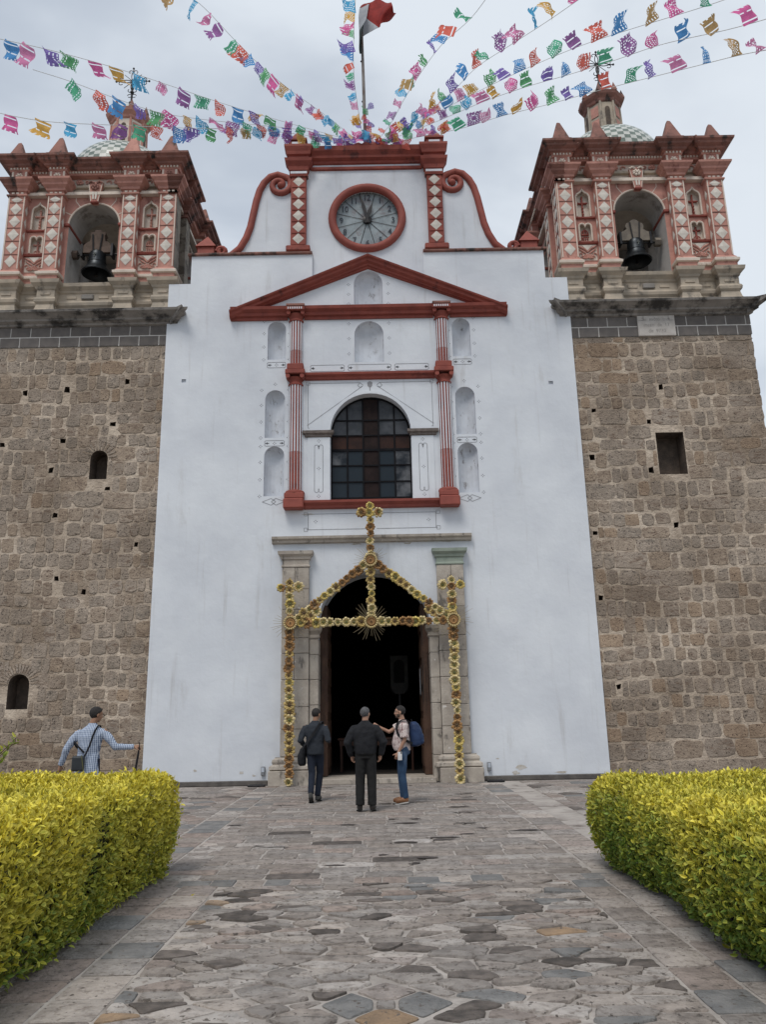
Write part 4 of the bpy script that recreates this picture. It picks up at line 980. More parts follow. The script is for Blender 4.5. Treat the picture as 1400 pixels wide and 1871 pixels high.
    olathe([(.56, LZ+1.26), (.6, LZ+1.3), (.62, LZ+1.38), (.72, LZ+1.48), (.76, LZ+1.58), (.5, LZ+1.62)], 'lantern_cornice', PINK if side < 0 else SOOT)
    for i in range(8):
        a = pi/8+pi*i/4; x, y = .66*math.cos(a), .66*math.sin(a); b = .085
        T_(MB().add([(x-b, y-b, LZ+1.58), (x+b, y-b, LZ+1.58), (x+b, y+b, LZ+1.66), (x-b, y+b, LZ+1.66), (x, y, LZ+1.95)], [(0, 1, 4), (1, 2, 4), (2, 3, 4), (3, 0, 4)]), 'lantern_pinnacle', SOOT, parent=lan)
    T_(MB().lathe([(.5, LZ+1.6), (.46, LZ+1.8), (.35, LZ+2.0), (.16, LZ+2.13), (.06, LZ+2.2), (.05, LZ+2.28)], 0, 0, 16), 'lantern_dome', TW, smooth=True)
    # iron cross on top
    cz = Z(LZ+2.2)
    X = thing('iron_cross', 'ornate black wrought iron cross on top of the '+('right' if side > 0 else 'left')+' tower lantern', 'cross', (xc, TY+H, cz), 0, 'iron crosses on the towers')
    cc = .98; X.scale = (1.12, 1.12, 1.05)
    MB().tube([(0, 0, 0), (0, 0, cc)], .03, 6).ball((0, 0, .55), .06).ball((0, 0, .12), .08).build('shaft', IRON, X)
    m = MB()
    for i in range(4):
        a = pi/2*i; d = Vector((math.cos(a), 0, math.sin(a))); n = Vector((-d.z, 0, d.x)); c0 = Vector((0, 0, cc))
        am = MB()
        for e in (-1, 1):
            am.tube([c0+d*t+n*e*.05*math.sin(pi*t/.4) for t in [j*.4/8 for j in range(9)]], .014, 5)
            am.tube([c0+d*(.36+.06*math.cos(q))+n*e*(.07+.06*math.sin(q)) for q in [-2.2+j*.6 for j in range(9)]], .012, 5)
        am.ball(c0+d*.50, .035, n=6, m=4).tube([c0+d*.36, c0+d*.5], .016, 5)
        am.build('cross_arm', IRON, X)
        d2 = Vector((math.cos(a+pi/4), 0, math.sin(a+pi/4)))
        MB().tube([c0+d2*.06, c0+d2*.36], .010, 5).build('ray', IRON, X)
    MB().tube([(.06*math.cos(2*pi*j/12), 0, cc+.06*math.sin(2*pi*j/12)) for j in range(12)], .02, 5, closed=True).build('centre_ring', IRON, X)
    for e in (-1, 1): MB().tube([(e*(.07+.06*math.cos(q)), 0, .42+.06*math.sin(q)) for q in [j*.6 for j in range(10)]], .012, 5).build('scroll', IRON, X)
    # bell
    bz = Z(14.62); by = TY+.68; bx = xc+side*(-.06 if side > 0 else .0)
    B_ = thing('bell', 'dark bronze bell '+('with rounded pale stepped yoke in the right' if side > 0 else 'with brown notched wooden yoke in the left')+' tower arch', 'bell', (bx, by, bz), 0, 'bells in the tower arches')
    MB().lathe([(.0, .28), (.10, .28), (.20, .25), (.235, .18), (.24, .08), (.25, -.08), (.28, -.2), (.33, -.30), (.40, -.38), (.425, -.43), (.41, -.45), (.38, -.43), (.3, -.3), (.22, -.1), (.2, .1), (0, .2)], 0, 0, 32).build('bell_body', BRONZE, B_, smooth=True)
    MB().tube([(.256*math.cos(2*pi*j/32), .256*math.sin(2*pi*j/32), -.1) for j in range(32)], .012, 6, closed=True).build('raised_band', BRONZE, B_, smooth=True)
    MB().box(-.012, .012, -.262, -.24, -.02, .13).box(-.04, .04, -.262, -.24, .06, .084).build('raised_cross', M('worn_bronze', (.12, .13, .12), rough=.4), B_)
    MB().tube([(0, 0, .2), (0, 0, -.4), (0, 0, -.5)], [.02, .03, .06], 8).build('clapper', IRON, B_)
    YM = M('yoke_wood', (.14, .10, .08), (.09, .065, .052), scale=4, bump=.5, bscale=20) if side < 0 else M('pale_yoke_wood', (.22, .19, .155), (.15, .13, .11), scale=4, bump=.5, bscale=20)
    if side < 0: yk = [(-.42, .22), (.42, .22), (.42, .42), (.33, .54), (.22, .6), (.2, .78), (.23, .82), (.2, .9), (.1, .9), (.09, .97), (-.09, .97), (-.1, .9), (-.2, .9), (-.23, .82), (-.2, .78), (-.22, .6), (-.33, .54), (-.42, .42)]
    else: yk = [(-.44, .22), (.44, .22), (.46, .38), (.4, .5), (.3, .55), (.24, .6), (.27, .68), (.24, .78), (.14, .82), (.1, .88), (0, .92), (-.1, .88), (-.14, .82), (-.24, .78), (-.27, .68), (-.24, .6), (-.3, .55), (-.4, .5), (-.46, .38)]
    MB().prism(yk, -.1, .1).build('yoke', YM, B_)
    for e in (-1, 1): MB().tube([(e*.09, -.12, .22), (e*.14, -.12, .80)], .022, 6).build('hanging_rod', IRON, B_); MB().box(e*.44-.03, e*.44+.03, -.12, .12, .1, .5).build('yoke_strap', IRON, B_)
    MB().tube([(-.74, 0, .2), (.74, 0, .2)], .035, 8).build('axle', IRON, B_)
    e = side
    MB().lathe([(0, -.08), (.13, -.08), (.13, .08), (0, .08)], 0, 0, 6).xform(lambda p: Vector((e*.66+p.z, p.x*1.0, .2+p.y))).build('bearing_block', YM, B_)
    return T
tower(1); tower(-1)
# second bell deeper in the right tower
B2 = thing('bell', 'second darker bell partly hidden behind the front bell of the right tower', 'bell', (7.45, TY+2.2, 14.35), 0, 'bells in the tower arches')
MB().lathe([(.0, .28), (.10, .28), (.20, .25), (.235, .18), (.24, .08), (.25, -.08), (.28, -.2), (.33, -.30), (.40, -.38), (.425, -.43), (.3, -.3), (.2, .1)], 0, 0, 24).build('bell_body', BRONZE, B2, smooth=True); MB().box(-.35, .35, -.08, .08, .28, .6, ch=.03).build('yoke', WOOD, B2)
# ------------------------------------------------------------------ pavement of flagstones set in mortar
pv = kind(MB().box(-30, 30, -4, 19.25, -.3, 0).build('pavement', PAVM), 'structure')
rp_ = random.Random(5)
def clip_cell(seed, others, box):
    x0, x1, y0, y1 = box; poly = [(x0, y0), (x1, y0), (x1, y1), (x0, y1)]
    for o in others:
        mx_, my_ = (seed[0]+o[0])/2, (seed[1]+o[1])/2; nx, ny = o[0]-seed[0], o[1]-seed[1]
        new = []
        for i in range(len(poly)):
            p, q = poly[i], poly[(i+1) % len(poly)]
            dp = (p[0]-mx_)*nx+(p[1]-my_)*ny; dq = (q[0]-mx_)*nx+(q[1]-my_)*ny
            if dp <= 0: new.append(p)
            if (dp < 0 < dq) or (dq < 0 < dp):
                t = dp/(dp-dq); new.append((p[0]+t*(q[0]-p[0]), p[1]+t*(q[1]-p[1])))
        poly = new
        if len(poly) < 3: return []
    return poly
def shrink(poly, d):
    n = len(poly); A = sum(poly[i][0]*poly[(i+1) % n][1]-poly[(i+1) % n][0]*poly[i][1] for i in range(n))/2
    if A < 0: poly = poly[::-1]
    # drop very short edges
    q = [poly[0]]
    for p in poly[1:]:
        if math.hypot(p[0]-q[-1][0], p[1]-q[-1][1]) > .03: q.append(p)
    if len(q) > 3 and math.hypot(q[0][0]-q[-1][0], q[0][1]-q[-1][1]) < .03: q.pop()
    poly = q; n = len(poly)
    if n < 3: return []
    cx = sum(p[0] for p in poly)/n; cy = sum(p[1] for p in poly)/n
    for k in range(n):
        a, b = poly[k], poly[(k+1) % n]
    new = [(cx-50, cy-50), (cx+50, cy-50), (cx+50, cy+50), (cx-50, cy+50)]
    for k in range(n):
        a, b = poly[k], poly[(k+1) % n]; ex, ey = b[0]-a[0], b[1]-a[1]; L_ = math.hypot(ex, ey); nx, ny = ey/L_, -ex/L_
        ox, oy = a[0]-nx*d, a[1]-ny*d; out = []
        for i in range(len(new)):
            p, q = new[i], new[(i+1) % len(new)]; dp = (p[0]-ox)*nx+(p[1]-oy)*ny; dq = (q[0]-ox)*nx+(q[1]-oy)*ny
            if dp <= 0: out.append(p)
            if (dp < 0 < dq) or (dq < 0 < dp): t = dp/(dp-dq); out.append((p[0]+t*(q[0]-p[0]), p[1]+t*(q[1]-p[1])))
        new = out
        if len(new) < 3: return []
    return new
def roundc(poly, r, jit):
    out = []; n = len(poly)
    for i in range(n):
        p0, p, p1 = Vector(poly[i-1]), Vector(poly[i]), Vector(poly[(i+1) % n]); a = p0-p; b = p1-p
        ra, rb = min(r*rp_.uniform(.6, 1.4), a.length*.4), min(r*rp_.uniform(.6, 1.4), b.length*.4)
        q1, q2 = p+a.normalized()*ra, p+b.normalized()*rb
        out += [q1, (q1+q2)/2*.55+p*.45, q2]
        m_ = (p+p1)/2; nn = Vector((-b.y, b.x)).normalized()
        if b.length > .16: out.append(m_+nn*rp_.uniform(-jit, jit))
    return out
slabs = []     # (poly, material, height, tilt)
def slab(poly, mi, r=.03, jit=.008, h=None):
    if len(poly) < 3: return
    slabs.append((roundc(poly, r, jit), mi, h if h is not None else rp_.uniform(.004, .014)))
DIA = [((.21, 5.62), 0), ]
# diamond motif near the camera: four lozenges round a small centre stone
dc = (.21, 5.12)
motif = [([(.19, 5.47), (.00, 5.31), (.13, 5.17), (.25, 5.17), (.39, 5.31)], 1), ([(-.02, 5.30), (.12, 5.16), (.12, 5.02), (-.02, 4.88), (-.20, 5.1)], 3), ([(.40, 5.30), (.26, 5.16), (.26, 5.02), (.40, 4.88), (.60, 5.1)], 3), ([(.13, 5.155), (.25, 5.155), (.25, 5.03), (.13, 5.03)], 0), ([(.25, 5.01), (.13, 5.01), (-.0, 4.87), (.19, 4.68), (.39, 4.87)], 5)]
for p_, mi in motif: slab(shrink(p_, .006), mi, .02, .004, .012)
mc = [(.21, 5.62), (-.62, 5.1), (.21, 4.58), (1.04, 5.1)]
def in_motif(x, y): return abs(x-.2)/.44+abs(y-5.08)/.44 < 1
XL, XR = -1.46, 2.02
# crazy paving in the middle
seeds = []
tries = 0
while len(seeds) < 330 and tries < 30000:
    tries += 1; x, y = rp_.uniform(XL-.05, XR+.05), rp_.uniform(3.9, 8.35)
    dmin = rp_.choice((.12, .15, .20, .26, .33))*(1 if y < 6.6 else .92)
    if in_motif(x, y): continue
    if all(math.hypot((x-a)*.66, (y-b)*1.25) > dmin for a, b in seeds): seeds.append((x, y))
wedge = [(.21+.83*math.cos(a)*f, 5.1+.52*math.sin(a)*f) for a in [i*pi/8 for i in range(16)] for f in (.78,)]
allp = seeds
for s_ in seeds:
    near = sorted(allp, key=lambda o: (o[0]-s_[0])**2+(o[1]-s_[1])**2)[1:16]
    # scaled metric: stones wider than deep
    sx_ = lambda p: (p[0]*.66, p[1]*1.25)
    cell = clip_cell(sx_(s_), [sx_(o) for o in near], (XL*.66, XR*.66, 3.9*1.25, 8.34*1.25))
    cell = [(p[0]/.66, p[1]/1.25) for p in cell]
    # cut back from the motif
    for sgx in (1, -1):
        for sgy in (1, -1):
            nx, ny = sgx/.44, sgy/.44
            if cell and (s_[0]-.2)*nx+(s_[1]-5.08)*ny > 1.0 and (s_[0]-.2)*sgx >= -.0 and (s_[1]-5.08)*sgy >= -.0:
                out = []
                for i in range(len(cell)):
                    p, q = cell[i], cell[(i+1) % len(cell)]; dp = 1.0-((p[0]-.2)*nx+(p[1]-5.08)*ny); dq = 1.0-((q[0]-.2)*nx+(q[1]-5.08)*ny)
                    if dp <= 0: out.append(p)
                    if (dp < 0 < dq) or (dq < 0 < dp): t = dp/(dp-dq); out.append((p[0]+t*(q[0]-p[0]), p[1]+t*(q[1]-p[1])))
                cell = out
    if len(cell) < 3: continue
    mi = rp_.choices((0, 1, 2, 3, 4, 5), (.48, .13, .14, .05, .18, .02))[0]
    slab(shrink(cell, rp_.uniform(.006, .020)), mi, .022, .014, rp_.uniform(.006, .022))
# side bands: two rows of squared slabs on either side
for (xa, xb) in ((-2.25, -1.86), (-1.85, XL-.01), (XR+.01, 2.37), (2.38, 2.85), (-2.7, -2.26), (2.86, 3.3)):
    y = 3.4
    while y < 18.9:
        l_ = rp_.uniform(.28, .46) if y < 9 else rp_.uniform(.35, .5)
        if not (8.34 < y < 8.6) and (y < 8.5 or (xa in (-2.25, 2.38-0.01, 2.38, -2.7) or xb in (2.85,))):
            mi = rp_.choices((0, 1, 3, 4), (.46, .2, .14, .2))[0]
            slab(shrink([(xa, y), (xb, y), (xb, min(y+l_, 18.9)), (xa, min(y+l_, 18.9))], .009), mi, .018, .004)
        y += l_
# transverse row of small coloured slabs
x = -2.25
while x < 2.8:
    w_ = rp_.uniform(.24, .34); slab(shrink([(x, 8.36), (x+w_, 8.36), (x+w_, 8.64), (x, 8.64)], .008), rp_.choices((0, 1, 3, 4), (.3, .3, .25, .15))[0], .015, .003); x += w_
# long rows towards the door
y = 8.66
while y < 18.85:
    d_ = rp_.uniform(.26, .34); x = -2.24+rp_.uniform(-.4, 0)
    while x < 2.36:
        w_ = rp_.uniform(.38, .72); a, b = max(x, -2.24), min(x+w_, 2.36)
        if b-a > .08: slab(shrink([(a, y), (b, y), (b, y+d_), (a, y+d_)], rp_.uniform(.009, .018)), rp_.choices((0, 1, 2, 4), (.76, .14, .02, .08))[0], .035, .008, rp_.uniform(.006, .016))
        x += w_
    y += d_
# rough paving either side
for (xa, xb, ya, yb, nn) in ((-9.5, -2.72, 8.8, 19.0, 420), (3.32, 10.5, 8.8, 19.0, 420)):
    sd = []; t = 0
    while len(sd) < nn and t < 9000:
        t += 1; p = (rp_.uniform(xa, xb), rp_.uniform(ya, yb))
        if all(math.hypot((p[0]-a)*.8, (p[1]-b)*1.1) > .30 for a, b in sd): sd.append(p)
    for s_ in sd:
        near = sorted(sd, key=lambda o: (o[0]-s_[0])**2+(o[1]-s_[1])**2)[1:13]
        slab(shrink(clip_cell(s_, near, (xa, xb, ya, yb)), .016), rp_.choices((0, 1, 2, 3, 4), (.45, .2, .14, .05, .16))[0], .05, .015)
def slab_mb(poly, h, m=None, mi=0):
    m = m or MB(); n = len(poly); cx = sum(p[0] for p in poly)/n; cy = sum(p[1] for p in poly)/n
    tx, ty = rp_.uniform(-.012, .012), rp_.uniform(-.012, .012)
    vs = [(p[0], p[1], -.01) for p in poly]+[(p[0], p[1], h*.55) for p in poly]+[(cx+(p[0]-cx)*.955, cy+(p[1]-cy)*.955, h+(p[0]-cx)*tx+(p[1]-cy)*ty) for p in poly]
    fs = [(i, (i+1) % n, n+(i+1) % n, n+i) for i in range(n)]+[(n+i, n+(i+1) % n, 2*n+(i+1) % n, 2*n+i) for i in range(n)]+[tuple(range(2*n, 3*n))]
    return m.add(vs, fs, mi)
def seen_size(s):
    p = s[0]; cx = sum(q[0] for q in p)/len(p); cy = sum(q[1] for q in p)/len(p)
    if cy < 4.55 or abs(cx) > 2.2 and cy < 8 or abs(cx)/max(cy, .1) > .52: return 0
    a = abs(sum(p[i][0]*p[(i+1) % len(p)][1]-p[(i+1) % len(p)][0]*p[i][1] for i in range(len(p)))/2); return a/cy**3
slabs.sort(key=lambda s: -seen_size(s))
for (p, mi, h) in slabs[:295]: slab_mb(p, h).build('flagstone', PAVE[mi], pv, recalc=False, smooth=True)
fm = MB()
for (p, mi, h) in slabs[295:]: slab_mb(p, h, fm, mi)
kind(fm.build('small_paving_stones', PAVE, pv, recalc=False, smooth=True), 'stuff')
# damp dark patches lying in hollows
WET = M('damp_hollow', (.075, .062, .056), (.05, .042, .04), scale=9, bump=.6, bscale=30, rough=.6)
for i in range(34):
    x, y = rp_.uniform(-2.1, 2.3), rp_.choice((rp_.uniform(9, 13), rp_.uniform(13, 18.5))); a, b = rp_.uniform(.08, .3), rp_.uniform(.03, .07)
    MB().add([(x+a*math.cos(2*pi*k/12)*rp_.uniform(.5, 1.2), y+b*math.sin(2*pi*k/12)*rp_.uniform(.5, 1.3), .0185) for k in range(12)], [tuple(range(12))]).build('damp_patch', WET, pv)
# ------------------------------------------------------------------ clipped variegated hedges
def leafmat(name, edge, mid, mid2):
    m = bpy.data.materials.new(name); m.use_nodes = True; t = m.node_tree; n = t.nodes; n.clear(); l = t.links.new; A = n.new
    o = A('ShaderNodeOutputMaterial'); p = A('ShaderNodeBsdfPrincipled'); p.inputs['Roughness'].default_value = .5; p.inputs['Specular IOR Level'].default_value = .3
    at_ = A('ShaderNodeAttribute'); at_.attribute_name = 'tone'      # r: margin weight, g: yellowness of the leaf, b: brightness
    sp = A('ShaderNodeSeparateColor'); l(at_.outputs['Color'], sp.inputs[0])
    m1 = A('ShaderNodeMixRGB'); m1.inputs[1].default_value = (*mid, 1); m1.inputs[2].default_value = (*mid2, 1); l(sp.outputs[1], m1.inputs[0])
    m2 = A('ShaderNodeMixRGB'); l(sp.outputs[0], m2.inputs[0]); l(m1.outputs[0], m2.inputs[1]); m2.inputs[2].default_value = (*edge, 1)
    hs = A('ShaderNodeHueSaturation'); l(m2.outputs[0], hs.inputs['Color']); l(sp.outputs[2], hs.inputs['Value'])
    l(hs.outputs[0], p.inputs['Base Color']); tr = A('ShaderNodeBsdfTranslucent'); l(hs.outputs[0], tr.inputs['Color'])
    ms = A('ShaderNodeMixShader'); ms.inputs[0].default_value = .25; l(p.outputs[0], ms.inputs[1]); l(tr.outputs[0], ms.inputs[2]); l(ms.outputs[0], o.inputs['Surface']); return m
LEAF = leafmat('variegated_leaf', (.88, .78, .15), (.10, .22, .035), (.78, .65, .045))
nr_ = np.random.default_rng(3)
def leaf_cloud(pts, nrm, size, yel):
    """arrays of six-vertex folded leaves; returns verts, faces, colours"""
    n = len(pts); up = np.array([0, 0, 1.0])
    rv = nr_.normal(size=(n, 3)); d = nrm*.55+rv*.55+up*.35; d /= np.linalg.norm(d, axis=1)[:, None]
    a = np.cross(d, nr_.normal(size=(n, 3))); a /= np.linalg.norm(a, axis=1)[:, None]
    # blade roughly faces outwards
    a2 = np.cross(d, nrm); ln = np.linalg.norm(a2, axis=1)[:, None]+1e-6; a = a2/ln*.8+a*.5; a -= d*np.sum(a*d, 1)[:, None]; a /= np.linalg.norm(a, axis=1)[:, None]
    b = np.cross(a, d); L_ = (size*nr_.uniform(.7, 1.25, n))[:, None]; W_ = L_*nr_.uniform(.17, .25, n)[:, None]
    fold = W_*nr_.uniform(.2, .8, n)[:, None]; droop = L_*nr_.uniform(.0, .25, n)[:, None]
    v = [pts, pts+d*L_*.35+a*W_-b*fold*-1, pts+d*L_*.35-a*W_+b*fold, pts+d*L_*.45-b*0, pts+d*L_*.72+a*W_*.75+b*(fold*.8)-b*droop*.3, pts+d*L_*.72-a*W_*.75+b*(fold*.8)-b*droop*.3, pts+d*L_-b*droop]
    v[1] = pts+d*L_*.35+a*W_+b*fold
    V = np.stack(v, 1).reshape(-1, 3)
    fs = [(0, 3, 1), (0, 2, 3), (1, 3, 4), (3, 2, 5), (3, 6, 4), (3, 5, 6)]
    F_ = (np.arange(n)[:, None, None]*7+np.array(fs)[None]).reshape(-1, 3)
    br = nr_.uniform(.5, 1.2, n)
    c = np.zeros((n, 7, 4)); c[..., 3] = 1
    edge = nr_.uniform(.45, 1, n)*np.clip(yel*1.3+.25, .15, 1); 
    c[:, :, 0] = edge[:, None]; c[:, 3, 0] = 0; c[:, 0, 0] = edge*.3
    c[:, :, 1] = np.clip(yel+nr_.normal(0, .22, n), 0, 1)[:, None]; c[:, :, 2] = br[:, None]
    return V, F_, c.reshape(-1, 4)
def mesh_np(name, V, F_, c, mat):
    me = bpy.data.meshes.new(name); me.vertices.add(len(V)); me.vertices.foreach_set('co', V.ravel()); me.loops.add(F_.size); me.polygons.add(len(F_))
    me.polygons.foreach_set('loop_start', np.arange(0, F_.size, 3)); me.polygons.foreach_set('loop_total', np.full(len(F_), 3)); me.loops.foreach_set('vertex_index', F_.ravel().astype(np.int32))
    ca = me.color_attributes.new('tone', 'FLOAT_COLOR', 'POINT'); ca.data.foreach_set('color', c.ravel()); me.update(); me.validate(); me.materials.append(mat)
    return me
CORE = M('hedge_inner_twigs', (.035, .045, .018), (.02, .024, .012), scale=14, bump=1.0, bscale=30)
def hedge(label, side, xin, yfar, ynear, xout, H_, rad, n, bias):
    T = thing('hedge', label, 'hedge', (side*xin, yfar, 0), 0, 'clipped hedges beside the path')
    org = np.array([side*xin, yfar, 0])
    def surf(u, k):
        """k: 0 inner side, 1 top, 2 far end; sampled in a box with rounded edges"""
        m_ = len(u)
        if k == 0: p = np.stack([np.zeros(m_), u[:, 0]*(yfar-ynear), .03+u[:, 1]*(H_-.03)], 1)
        elif k == 1: p = np.stack([u[:, 0]*(xout-xin), u[:, 1]*(yfar-ynear), np.full(m_, H_)], 1)
        else: p = np.stack([u[:, 0]*(xout-xin), np.zeros(m_), .03+u[:, 1]*(H_-.03)], 1)
        return p
    ar = [(yfar-ynear)*H_, (xout-xin)*(yfar-ynear), (xout-xin)*H_]; P_ = []
    for k in range(3): P_.append(surf(nr_.random((int(n*ar[k]/sum(ar)), 2)), k))
    p = np.concatenate(P_)       # a: distance from the path side, b: distance from the far end, z
    half = np.array([(xout-xin)/2, (yfar-ynear)/2, H_/2+.2]); cen = np.array([half[0], half[1], H_-half[2]])
    q = p-cen; inner = np.clip(q, -(half-rad), half-rad); dl = q-inner; ln = np.linalg.norm(dl, axis=1)[:, None]; nrm = dl/np.maximum(ln, 1e-6)
    q2 = inner+nrm*rad
    # undulating clipped surface
    wob = .035*np.sin(q2[:, 1]*2.3+1)+.03*np.sin(q2[:, 0]*3.1+q2[:, 2]*4)+.02*np.sin(q2[:, 1]*6.5+q2[:, 2]*5)
    q2 = q2+nrm*wob[:, None]; p2 = q2+cen; p2[:, 2] -= p2[:, 0]*.035*np.clip(p2[:, 2], 0, 1)
    under = np.clip((.35-p2[:, 2])/.35, 0, 1); p2[:, 0] += under**1.5*(.03 if side < 0 else .16); p2[:, 1] += (under**1.5*.16)*(np.abs(nrm[:, 1]) > .5)
    depth = nr_.random(len(p2))**2*.13-.012*(nr_.random(len(p2)) < .12)*nr_.random(len(p2))*4; p2 -= nrm*depth[:, None]
    big = np.sin(p2[:, 1]*1.9+p2[:, 2]*2.2+side)+np.sin(p2[:, 1]*4.7+p2[:, 0]*3.3)*.6+np.sin(p2[:, 2]*7+p2[:, 1]*2.9)*.4
    keep = ~((big < -1.15) & (nr_.random(len(p2)) < .62)); p2, nrm, big = p2[keep], nrm[keep], big[keep]
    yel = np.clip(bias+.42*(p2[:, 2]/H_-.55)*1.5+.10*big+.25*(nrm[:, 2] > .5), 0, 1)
    W_ = p2*np.array([side, -1, 1]); W_[:, 0] = side*p2[:, 0]; N_ = nrm*np.array([side, -1, 1]); N_[:, 0] = -0+nrm[:, 0]*side
    # inner side faces the path: nrm.x is negative there, already correct after the mirror
    order = np.argsort((np.linalg.norm(W_+org-np.array([CX, 0, CZ]), axis=1)+(depth[keep])*6))
    W_, N_, yel = W_[order], N_[order], yel[order]
    V, F_, c = leaf_cloud(W_, N_, .052, yel)
    # the 300 leaves that show largest are single parts
    camd = W_[:, :]+org; vis = np.where((camd[:, 1] > 4.7) & (np.abs(camd[:, 0]-CX)/camd[:, 1] < .47))[0][:4500:15][:295]
    sel = np.zeros(len(W_), bool); sel[vis] = True
    for i in vis:
        me = mesh_np('leaf', V[i*7:i*7+7]-V[i*7], F_[:6], c[i*7:i*7+7], LEAF); o = bpy.data.objects.new('leaf', me); COL.objects.link(o); o.location = V[i*7]; o.parent = T
    rest = np.where(~sel)[0]; Vr = V.reshape(-1, 7, 3)[rest].reshape(-1, 3); Cr = c.reshape(-1, 7, 4)[rest].reshape(-1, 4)
    Fr = F_[:len(rest)*6]
    me = mesh_np('foliage', Vr, Fr, Cr, LEAF); o = bpy.data.objects.new('foliage', me); COL.objects.link(o); o.parent = T; o['kind'] = 'stuff'
    # dark twiggy core
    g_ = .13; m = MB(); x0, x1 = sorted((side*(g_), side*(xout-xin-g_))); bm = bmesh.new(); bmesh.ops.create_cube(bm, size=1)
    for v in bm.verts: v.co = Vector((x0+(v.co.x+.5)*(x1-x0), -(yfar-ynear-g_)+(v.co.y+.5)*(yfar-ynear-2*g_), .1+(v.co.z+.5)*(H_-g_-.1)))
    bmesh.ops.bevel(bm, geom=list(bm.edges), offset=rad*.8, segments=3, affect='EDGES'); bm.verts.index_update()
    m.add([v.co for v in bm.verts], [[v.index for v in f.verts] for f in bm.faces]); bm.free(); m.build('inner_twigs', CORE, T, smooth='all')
    for i in range(14):
        y = -rnd.uniform(.4, yfar-ynear-.4); x = side*rnd.uniform(.3, .9); MB().tube([(x, y, 0), (x+rnd.uniform(-.05, .05), y+rnd.uniform(-.05, .05), .35)], .018, 5).build('stem', WOOD, T)
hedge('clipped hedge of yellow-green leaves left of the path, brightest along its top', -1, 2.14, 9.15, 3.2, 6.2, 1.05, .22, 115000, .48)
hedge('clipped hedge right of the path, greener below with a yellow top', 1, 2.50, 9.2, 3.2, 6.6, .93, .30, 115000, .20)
# sprig of a taller shrub at the left edge
S = thing('shrub', 'thin green sprigs of a shrub reaching in from the left edge above the hedge', 'shrub', (-3.50, 7.4, 0))
for k, (dx, dz) in enumerate(((.40, 1.50), (.34, 1.44), (.30, 1.33), (.10, 1.58), (.2, 1.36))):
    base = Vector((-.35, 0, .9)); tip = Vector((dx-.08, rnd.uniform(-.1, .1), dz)); MB().tube([(-.35, 0, 0), base, base.lerp(tip, .5)+Vector((0, 0, -.03)), tip], [.012, .01, .006, .003], 5).build('twig', WOOD, S)
    t_ = np.linspace(.25, 1, 30); bp = np.array([base.lerp(tip, float(q)) for q in t_])+nr_.normal(0, .012, (30, 3)); nn = nr_.normal(size=(30, 3))+np.array([.6, -.3, .6]); nn /= np.linalg.norm(nn, axis=1)[:, None]
    V, F_, c = leaf_cloud(bp, nn, .06, np.full(30, .12)); me = mesh_np('foliage', V, F_, c, LEAF); o = bpy.data.objects.new('foliage', me); COL.objects.link(o); o.parent = S; o['kind'] = 'stuff'
for (x, y, a, lb) in ((-1.62, 7.9, .5, 'pale fallen leaf on a blue-grey slab beside the left hedge'), (2.58, 5.95, 2.1, 'yellow curled fallen leaf on the slabs beside the right hedge')):
    V, F_, c = leaf_cloud(np.array([[0, 0, .0]]), np.array([[0, 0, 1.0]]), .085, np.array([.9])); V = np.array([[p[0], p[1], abs(p[2])*.25+.004] for p in V]); V -= V[0]*np.array([1, 1, 0])
    me = mesh_np('fallen_leaf', V, F_, c, LEAF); o = bpy.data.objects.new('fallen_leaf', me); COL.objects.link(o); o.location = (x, y, .018); tag(o, lb, 'leaf')
# ------------------------------------------------------------------ flower arch in front of the portal
GY = 18.68
GA = thing('flower_arch', 'golden flower arch with three crosses and spiky round medallions framing the church doorway', 'garland', (0, GY, 0))
PET = [M('petal_gold', (.48, .36, .15), (.38, .27, .10), scale=12, isl=.18, coord='object'), M('petal_straw', (.60, .50, .28), (.48, .38, .19), scale=12, isl=.15, coord='object'), M('petal_brown', (.33, .19, .08), (.24, .13, .055), scale=12, isl=.2, coord='object'), M('petal_yellow', (.58, .46, .16), (.46, .35, .10), scale=12, isl=.12, coord='object')]
CEN = [M('seed_centre', (.10, .06, .03), (.06, .04, .02), scale=40), M('green_seed_centre', (.14, .13, .05), (.08, .08, .03), scale=40)]
def flower_mesh(k):
    r = random.Random(k); n = r.choice((8, 9, 10)); m = MB()
    for i in range(n):
        a = 2*pi*i/n+r.uniform(-.08, .08); d = Vector((math.cos(a), 0, math.sin(a))); t = Vector((-d.z, 0, d.x)); R = .125*r.uniform(.9, 1.08); w_ = .038; o = Vector((0, -1, 0))
        p0, p1, p2 = d*.045+o*.025, d*(R*.72)+o*.055, d*R+o*.03
        vs = [p0-t*w_*.55, p0+t*w_*.55, p1-t*w_, p1+t*w_, p2-t*w_*.5, p2+t*w_*.5, p1+o*.02, d*R*.8-o*.01, p0-o*.02]
        m.add(vs, [(0, 2, 6), (0, 6, 1), (1, 6, 3), (2, 4, 6), (4, 5, 6), (5, 3, 6), (0, 8, 2), (1, 3, 8), (2, 8, 7), (3, 7, 8), (2, 7, 4), (3, 5, 7), (4, 7, 5)], 0)
    for i in range(7):      # inner ring of small petals
        a = 2*pi*(i+.5)/7; d = Vector((math.cos(a), 0, math.sin(a))); t = Vector((-d.z, 0, d.x)); o = Vector((0, -1, 0))
        m.add([d*.03+o*.04-t*.015, d*.03+o*.04+t*.015, d*.075+o*.075, d*.06+o*.03], [(0, 1, 2), (1, 3, 2), (3, 0, 2)], 2)
    m.add([(.05*math.cos(2*pi*i/8), -.045, .05*math.sin(2*pi*i/8)) for i in range(8)]+[(0, -.065, 0)], [(i, (i+1) % 8, 8) for i in range(8)], 1)
    return m
FLM = []
